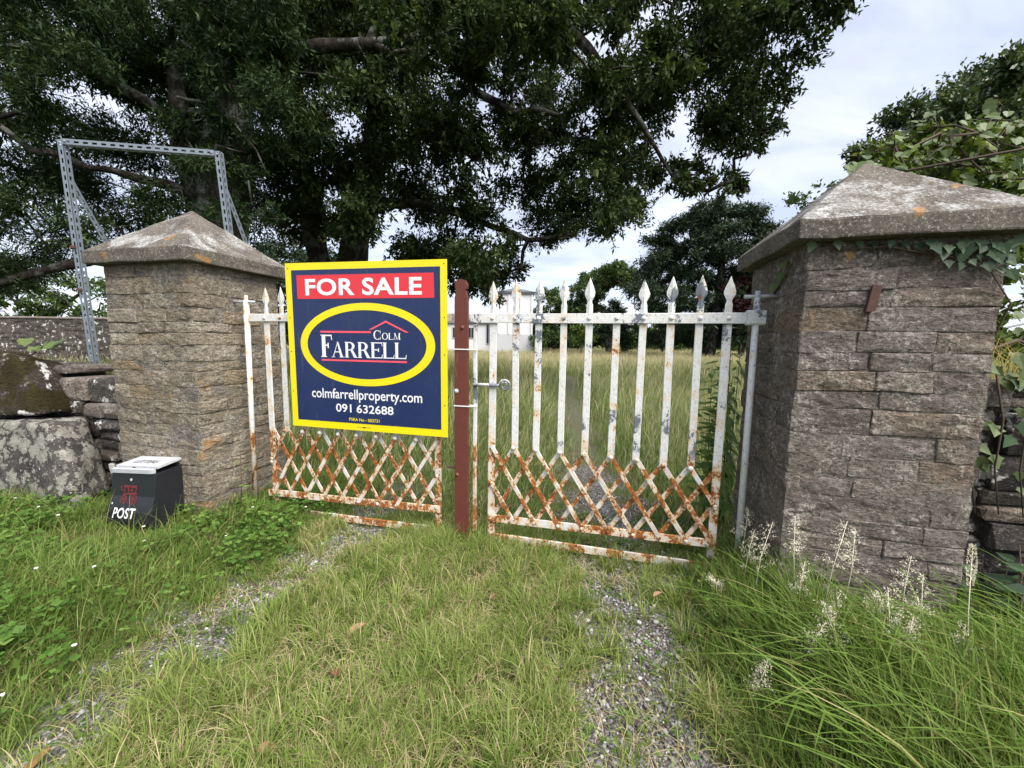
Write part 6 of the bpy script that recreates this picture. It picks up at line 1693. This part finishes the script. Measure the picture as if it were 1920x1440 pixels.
# clover and buttercup leaves -----------------------------------------------
def leaflet_patch(P, size, k, name, mat, label):
    n = len(P) * k
    C = np.repeat(P, k, 0)
    a = np.tile(np.arange(k) * 2 * np.pi / k, len(P)) + np.repeat(rng.uniform(0, 6.283, len(P)), k)
    tilt = rng.uniform(-0.15, 0.35, n)
    D = unit(np.stack([np.cos(a), np.sin(a), tilt], -1))
    Ls = np.repeat(size, k)
    V, F = leaf_arrays(C, D, Ls, Ls * 0.85, 0.05)
    t = np.repeat(np.clip(np.repeat(rng.random(len(P)), k) * 0.7 + rng.random(n) * 0.3, 0, 1), 4)
    return V, F, np.stack([t, t * 0, t * 0], -1)


P = scatter(-4.4, -1.2, 0.8, 3.3, 1900, lambda x, y: np.clip((smooth_noise(x, y, 0.30, 51) * 0.6 + smooth_noise(x, y, 0.10, 54) * 0.4 - 0.42) * 6, 0.06, 1) * (x < left_rut_x(y) - 0.22 + 0.1 * smooth_noise(x, y, .1, 52)))
qs, qd = gate_sd(P[:, 0], P[:, 1]); P = P[~((qs > -3.15) & (qs < -2.25) & (qd > 0.45) & (qd < 1.0))]
P[:, 2] += rng.uniform(0.04, 0.17, len(P))
a1 = leaflet_patch(P, rng.uniform(0.014, 0.030, len(P)) * np.where(rng.random(len(P)) < 0.18, 1.6, 1.0), 3, "", None, "")
P2 = scatter(-2.4, 1.4, 0.7, 3.2, 1200, lambda x, y: (0.25 + 0.75 * (smooth_noise(x, y, 0.2, 53) > 0.52)) * (x > left_rut_x(y) - 0.3))
P2[:, 2] += rng.uniform(0.006, 0.03, len(P2))
a2 = leaflet_patch(P2, rng.uniform(0.007, 0.021, len(P2)), 3, "", None, "")
P3 = scatter(1.0, 3.2, 0.8, 2.4, 700, lambda x, y: 1.0 * (x > right_edge_x(y) + 0.05))
P3[:, 2] += rng.uniform(0.02, 0.16, len(P3))
a3 = leaflet_patch(P3, rng.uniform(0.012, 0.028, len(P3)), 3, "", None, "")
V, F, A, nn = [], [], [], 0
for (v, f, t) in (a1, a2, a3):
    V.append(v); F.append(f + nn); A.append(t); nn += len(v)
tag(fast_mesh("clover_patch", np.concatenate(V), [np.concatenate(F)], M['clover'], None, np.concatenate(A)), "three leaved clover and buttercup creeping through the grass", "clover", kind="stuff")

# broad plantain leaves on the drive
random.seed(77)
OVAL = [(0.0, 0.05)] + [(0.20 * math.sin(math.pi * t), 0.05 - 1.0 * t) for t in (0.2, 0.4, 0.6, 0.8)] + [(0.0, -1.0)] + [(-0.20 * math.sin(math.pi * t), 0.05 - 1.0 * t) for t in (0.8, 0.6, 0.4, 0.2)]
ME_PLANT = leaf_shape("plantain_leaf", OVAL, M['vine_leaf'], 0.4)
PL_LAB = ["plantain with broad leaves by the left gravel track", "plantain rosette in the turf below the sign", "plantain in the middle of the drive turf", "broad leaf plantain at the edge of the right gravel track", "plantain near the front edge of the drive"]
for lab, (px_, py_) in zip(PL_LAB, ((-1.294, 1.524), (-0.66, 1.765), (-0.053, 1.557), (0.305, 1.577), (-0.243, 1.296))):
    t = empty("plantain", (px_, py_, float(ground_z(px_, py_))), random.uniform(0, 6), lab, "plant", "plantains in the drive")
    for k in range(6):
        o = share("leaf", ME_PLANT, t, (0, 0, 0.008), (R(random.uniform(-25, -8)), 0, k * 1.05 + random.uniform(-.3, .3)), [random.uniform(0.05, 0.095)] * 3)

# gravel --------------------------------------------------------------------
bmp = bmesh.new(); bmesh.ops.create_icosphere(bmp, subdivisions=1, radius=1.0)
ico_v = np.array([v.co[:] for v in bmp.verts]); ico_f = np.array([[v.index for v in f.verts] for f in bmp.faces]); bmp.free()
P = scatter(-2.1, 1.35, 0.5, 3.6, 7500, lambda x, y: np.clip(rut_mask(x, y) - 0.25, 0, 1) ** 1.0 + 0.006)
n = len(P)
sz = rng.uniform(0.0028, 0.0088, n) * np.where(rng.random(n) < 0.08, 1.7, 1.0)
scl = sz[:, None] * rng.uniform(0.7, 1.3, (n, 3)) * np.array([1, 1, 0.75])
ang = rng.uniform(0, 6.283, n)
vv = ico_v[None] * (1 + rng.normal(size=(n, len(ico_v), 1)) * 0.13) * scl[:, None]
cx_, sx_ = np.cos(ang)[:, None], np.sin(ang)[:, None]
vx = vv[:, :, 0] * cx_ - vv[:, :, 1] * sx_; vy = vv[:, :, 0] * sx_ + vv[:, :, 1] * cx_
vv = np.stack([vx, vy, vv[:, :, 2]], -1) + P[:, None] + np.array([0, 0, 0.004]) + (sz * 0.5)[:, None, None] * np.array([0, 0, 1.0])
ff = (ico_f[None] + (np.arange(n) * len(ico_v))[:, None, None]).reshape(-1, 3)
tt = np.repeat(rng.random(n) ** 1.1, len(ico_v))
tag(fast_mesh("gravel", vv.reshape(-1, 3), [ff], M['pebble'], None, np.stack([tt, tt*0, tt*0], -1)), "grey gravel showing in the two wheel tracks", "gravel", kind="stuff")

# fallen leaves ----------------------------------------------------------------
ME_DEAD = leaf_shape("dead_leaf", [(0.0, 0.5), (0.18, 0.42), (0.30, 0.1), (0.26, -0.2), (0.10, -0.45), (0.0, -0.6), (-0.14, -0.42), (-0.30, -0.15), (-0.28, 0.12), (-0.2, 0.4)], M['dead_leaf'], 0.55)
FL = [((-1.655, 2.463), 0.075, "curled tan dead leaf lying at the top of the left track"), ((-0.754, 1.756), 0.085, "orange brown dead leaf in the turf below the sign"), ((-0.74, 1.514), 0.07, "pale dry leaf lying left of the drive middle"),
      ((0.177, 1.534), 0.06, "orange dead leaf at the edge of the right gravel track"), ((0.84, 2.032), 0.055, "brown dead leaf on gravel near the gate's right end"), ((0.58, 2.661), 0.05, "brown leaf under the ground rail of the gate"),
      ((-1.613, 1.176), 0.09, "large pale dead leaf in the near left corner"), ((0.267, 1.943), 0.05, "small brown leaf beside the right gravel track"), ((-0.845, 1.194), 0.06, "dry brown leaf at the front edge of the turf"), ((-0.088, 2.013), 0.045, "tan leaf caught in the long drive turf")]
for ((lx, ly), sz_, lab) in FL:
    o = share("fallen_leaf", ME_DEAD, None, (lx, ly, float(ground_z(lx, ly)) + 0.035), (R(random.uniform(-25, 25)), R(random.uniform(-25, 25)), random.uniform(0, 6)), [sz_] * 3)
    tag(o, lab, "leaf", "fallen leaves on the drive")

# little white flowers -----------------------------------------------------------
P = scatter(-4.0, -1.5, 1.0, 3.2, 5.5, lambda x, y: 1.0 * (x < left_rut_x(y) - 0.15))
P[:, 2] += rng.uniform(0.10, 0.22, len(P))
k = 7
a = np.tile(np.arange(k) * 2 * np.pi / k, len(P))
D = unit(np.stack([np.cos(a), np.sin(a), np.full(len(a), 0.6)], -1))
V, F = leaf_arrays(np.repeat(P, k, 0), D, np.full(len(a), 0.011), np.full(len(a), 0.009), 0.0)
tag(fast_mesh("clover_flowers", V, [F], M['petal']), "tiny white clover flowers dotted through the left verge", "flowers", kind="stuff")

# flowering grass stems on the right ------------------------------------------------
def panicle(root, tip, base, size, n_br, spike=False):
    tip, base = Vector(tip), Vector(base)
    loc = Vector(root.location)
    mid = base.lerp(tip, 0.55) + Vector((random.uniform(-.02, .02), 0, 0.03))
    tube("stem", [base - loc, mid - loc, tip - loc], [0.0022, 0.0016, 0.0010], M['seed'], root, 5)
    ax = (tip - mid).normalized()
    C, D, L = [], [], []
    if spike:
        for k in range(260):
            f = random.random(); a = random.uniform(0, 6.283)
            p = tip - ax * size * (1 - f)
            rr = 0.011 * math.sin(math.pi * (0.1 + 0.85 * f)) ** 0.6
            o = Vector((math.cos(a), math.sin(a), 0.0)) * rr
            C.append(p + o); D.append((o.normalized() * 0.6 + ax).normalized()); L.append(random.uniform(0.007, 0.013))
    else:
        for b in range(n_br):
            f = b / n_br
            p = tip - ax * size * (1 - f)
            a = random.uniform(0, 6.283)
            out = Vector((math.cos(a), math.sin(a), random.uniform(0.2, 0.9))).normalized()
            bl = size * 0.42 * (1 - f * 0.85) * random.uniform(0.4, 1.1)
            for k in range(int(10 + 22 * (1 - f))):
                q = p + out * bl * random.uniform(0.3, 1.05) + Vector((random.gauss(0, .006), random.gauss(0, .006), random.gauss(-.003, .006)))
                C.append(q); D.append((out + Vector((random.gauss(0, .5), random.gauss(0, .5), random.gauss(0, .5)))).normalized()); L.append(random.uniform(0.005, 0.0095))
    V, F = leaf_arrays(np.array([c - loc for c in C]), np.array([d[:] for d in D]), np.array(L), np.array(L) * 0.38, 0.0)
    fast_mesh("seed_head", V, [F], M['seed'], root)


random.seed(91)
PAN = [((1.384, 1.95, 0.509), 0.20), ((1.379, 2.05, 0.412), 0.16), ((1.432, 1.85, 0.587), 0.16), ((1.564, 1.7, 0.636), 0.18), ((1.611, 1.68, 0.608), 0.18), ((1.401, 1.75, 0.406), 0.13), ((1.736, 1.6, 0.528), 0.18), ((1.75, 1.55, 0.474), 0.16), ((1.296, 1.5, 0.381), 0.15), ((1.247, 1.42, 0.347), 0.15),
       ((1.019, 1.38, 0.217), 0.12), ((1.579, 1.5, 0.444), 0.16), ((1.584, 1.42, 0.375), 0.10), ((1.77, 1.38, 0.376), 0.15), ((1.08, 1.95, 0.202), 0.08), ((1.628, 1.6, 0.351), 0.12), ((1.364, 2.15, 0.49), 0.16), ((1.474, 1.6, 0.348), 0.10)]
for i, (tp, sz_) in enumerate(PAN):
    bx, by = tp[0] + random.uniform(-0.10, 0.12), tp[1] + random.uniform(-0.05, 0.08)
    t = empty("flowering_grass", (bx, by, float(ground_z(bx, by))), 0, "whitish feathery grass seed head rising in the verge before the brown pillar", "grass stem", "feathery seed heads in the right verge")
    panicle(t, Vector(tp) + Vector((random.uniform(-.03, .03), 0, 0.02)), t.location, sz_ * 1.35, 22)
t = empty("foxtail_grass", (*(1.872, 1.411), 0.0), 0, "single upright cream foxtail spike at the right edge of the brown pillar", "grass stem")
panicle(t, (1.901, 1.5, 0.656), t.location, 0.17, 10, True)

# nettles and tall weeds ---------------------------------------------------------------
NET_OUT = [(0.0, 0.35), (0.22, 0.30), (0.33, 0.08), (0.27, -0.16), (0.17, -0.36), (0.0, -0.72), (-0.17, -0.36), (-0.27, -0.16), (-0.33, 0.08), (-0.22, 0.30)]
ME_NET = leaf_shape("nettle_leaf", NET_OUT, M['ivy_leaf'], 0.25)
ME_WEED = leaf_shape("weed_leaf", [(0.0, 0.2), (0.10, 0.1), (0.14, -0.2), (0.08, -0.55), (0.0, -0.9), (-0.08, -0.55), (-0.14, -0.2), (-0.10, 0.1)], M['weed_leaf'], 0.3)


def leafy_stem(root, base, h, me, size, pairs, lean):
    loc = Vector(root.location); base = Vector(base)
    top = base + Vector((lean[0], lean[1], h))
    tube("stem", [base - loc, base.lerp(top, 0.5) - loc + Vector((0.01, 0, 0)), top - loc], [0.005, 0.004, 0.002], M['stem'], root, 5)
    for k in range(pairs):
        f = 0.18 + 0.80 * k / pairs
        p = base.lerp(top, f)
        for q in (0, 1):
            a = k * 1.57 + q * math.pi + random.uniform(-.4, .4)
            o = Vector((math.cos(a), math.sin(a), 0))
            place_leaf(me, root, p + o * size * 0.5, size * (1.15 - 0.55 * f) * random.uniform(0.8, 1.1), o * 0.6 + Vector((0, -0.25, 0.9)), random.uniform(-.3, .3) + (a + math.pi / 2))


ne = empty("nettle_clump", gp(2.58, 0.22, 0.0), 0, "dark nettle clump at the foot of the right hand wall", "nettles")
for k in range(9):
    leafy_stem(ne, gp(2.46 + 0.06 * k, 0.20 + random.uniform(-0.04, 0.22), 0.0), random.uniform(0.32, 0.58), ME_NET, 0.10, 7, (random.uniform(-.06, .06), random.uniform(-.06, .02)))
wd = empty("willowherb", gp(1.42, -0.42, 0.0), 0, "fresh green willowherb growing between the gate leaf and brown pillar", "weed")
for k in range(8):
    leafy_stem(wd, gp(1.47 + 0.016 * k, -0.50 - random.uniform(0, 0.30), 0.0), random.uniform(1.1, 1.62), ME_WEED, 0.15, 20, (random.uniform(-.05, .05), random.uniform(-.05, .05)))
ws = empty("pillar_weed", gp(-2.22, 0.16, 0.0), 0, "thin weed growing at the foot of the buff pillar beside the hinge pole", "weed")
leafy_stem(ws, gp(-2.27, 0.14, 0.0), 0.55, ME_WEED, 0.07, 6, (0.03, 0.0))
leafy_stem(ws, gp(-2.18, 0.20, 0.0), 0.35, ME_WEED, 0.06, 5, (-0.03, -0.02))
# dry stems over the right wall
dg = Sward()
n = 420
sx0 = rng.uniform(2.42, 3.4, n)
P = np.array([gp(s_, rng.uniform(-0.3, 0.06), 1.22)[:] for s_ in sx0])
dg.add(P, rng.uniform(0.2, 0.55, n), rng.uniform(0.003, 0.005, n), 3.6 + rng.normal(size=n) * 0.8, rng.uniform(0.4, 1.5, n), 5, dry=np.where(rng.random(n) < 0.6, 0.9, 0.1))
dg.build("wall_top_grass", M['grass'], "dry bent grass growing along the top of the right hand wall")
# broad leaves on the left wall top and moss cushion
wlv = empty("wall_bramble", gp(-4.30, 0.2, 1.30), 0, "small bramble sprig with pale leaves on top of the mossy boulder", "bramble")
for k in range(9):
    place_leaf(ME_VINE, wlv, gp(-4.42 + 0.06 * k, 0.28 + random.uniform(-.05, .05), 1.33 + random.uniform(0, 0.07)), random.uniform(0.06, 0.11), (random.uniform(-.4, .4), -0.6, 0.9), random.uniform(-.8, .8))
tube("stem", [gp(-4.45, 0.2, 1.28) - wlv.location, gp(-4.2, 0.25, 1.36) - wlv.location, gp(-3.9, 0.25, 1.30) - wlv.location], [0.005, 0.004, 0.003], M['stem'], wlv, 5)
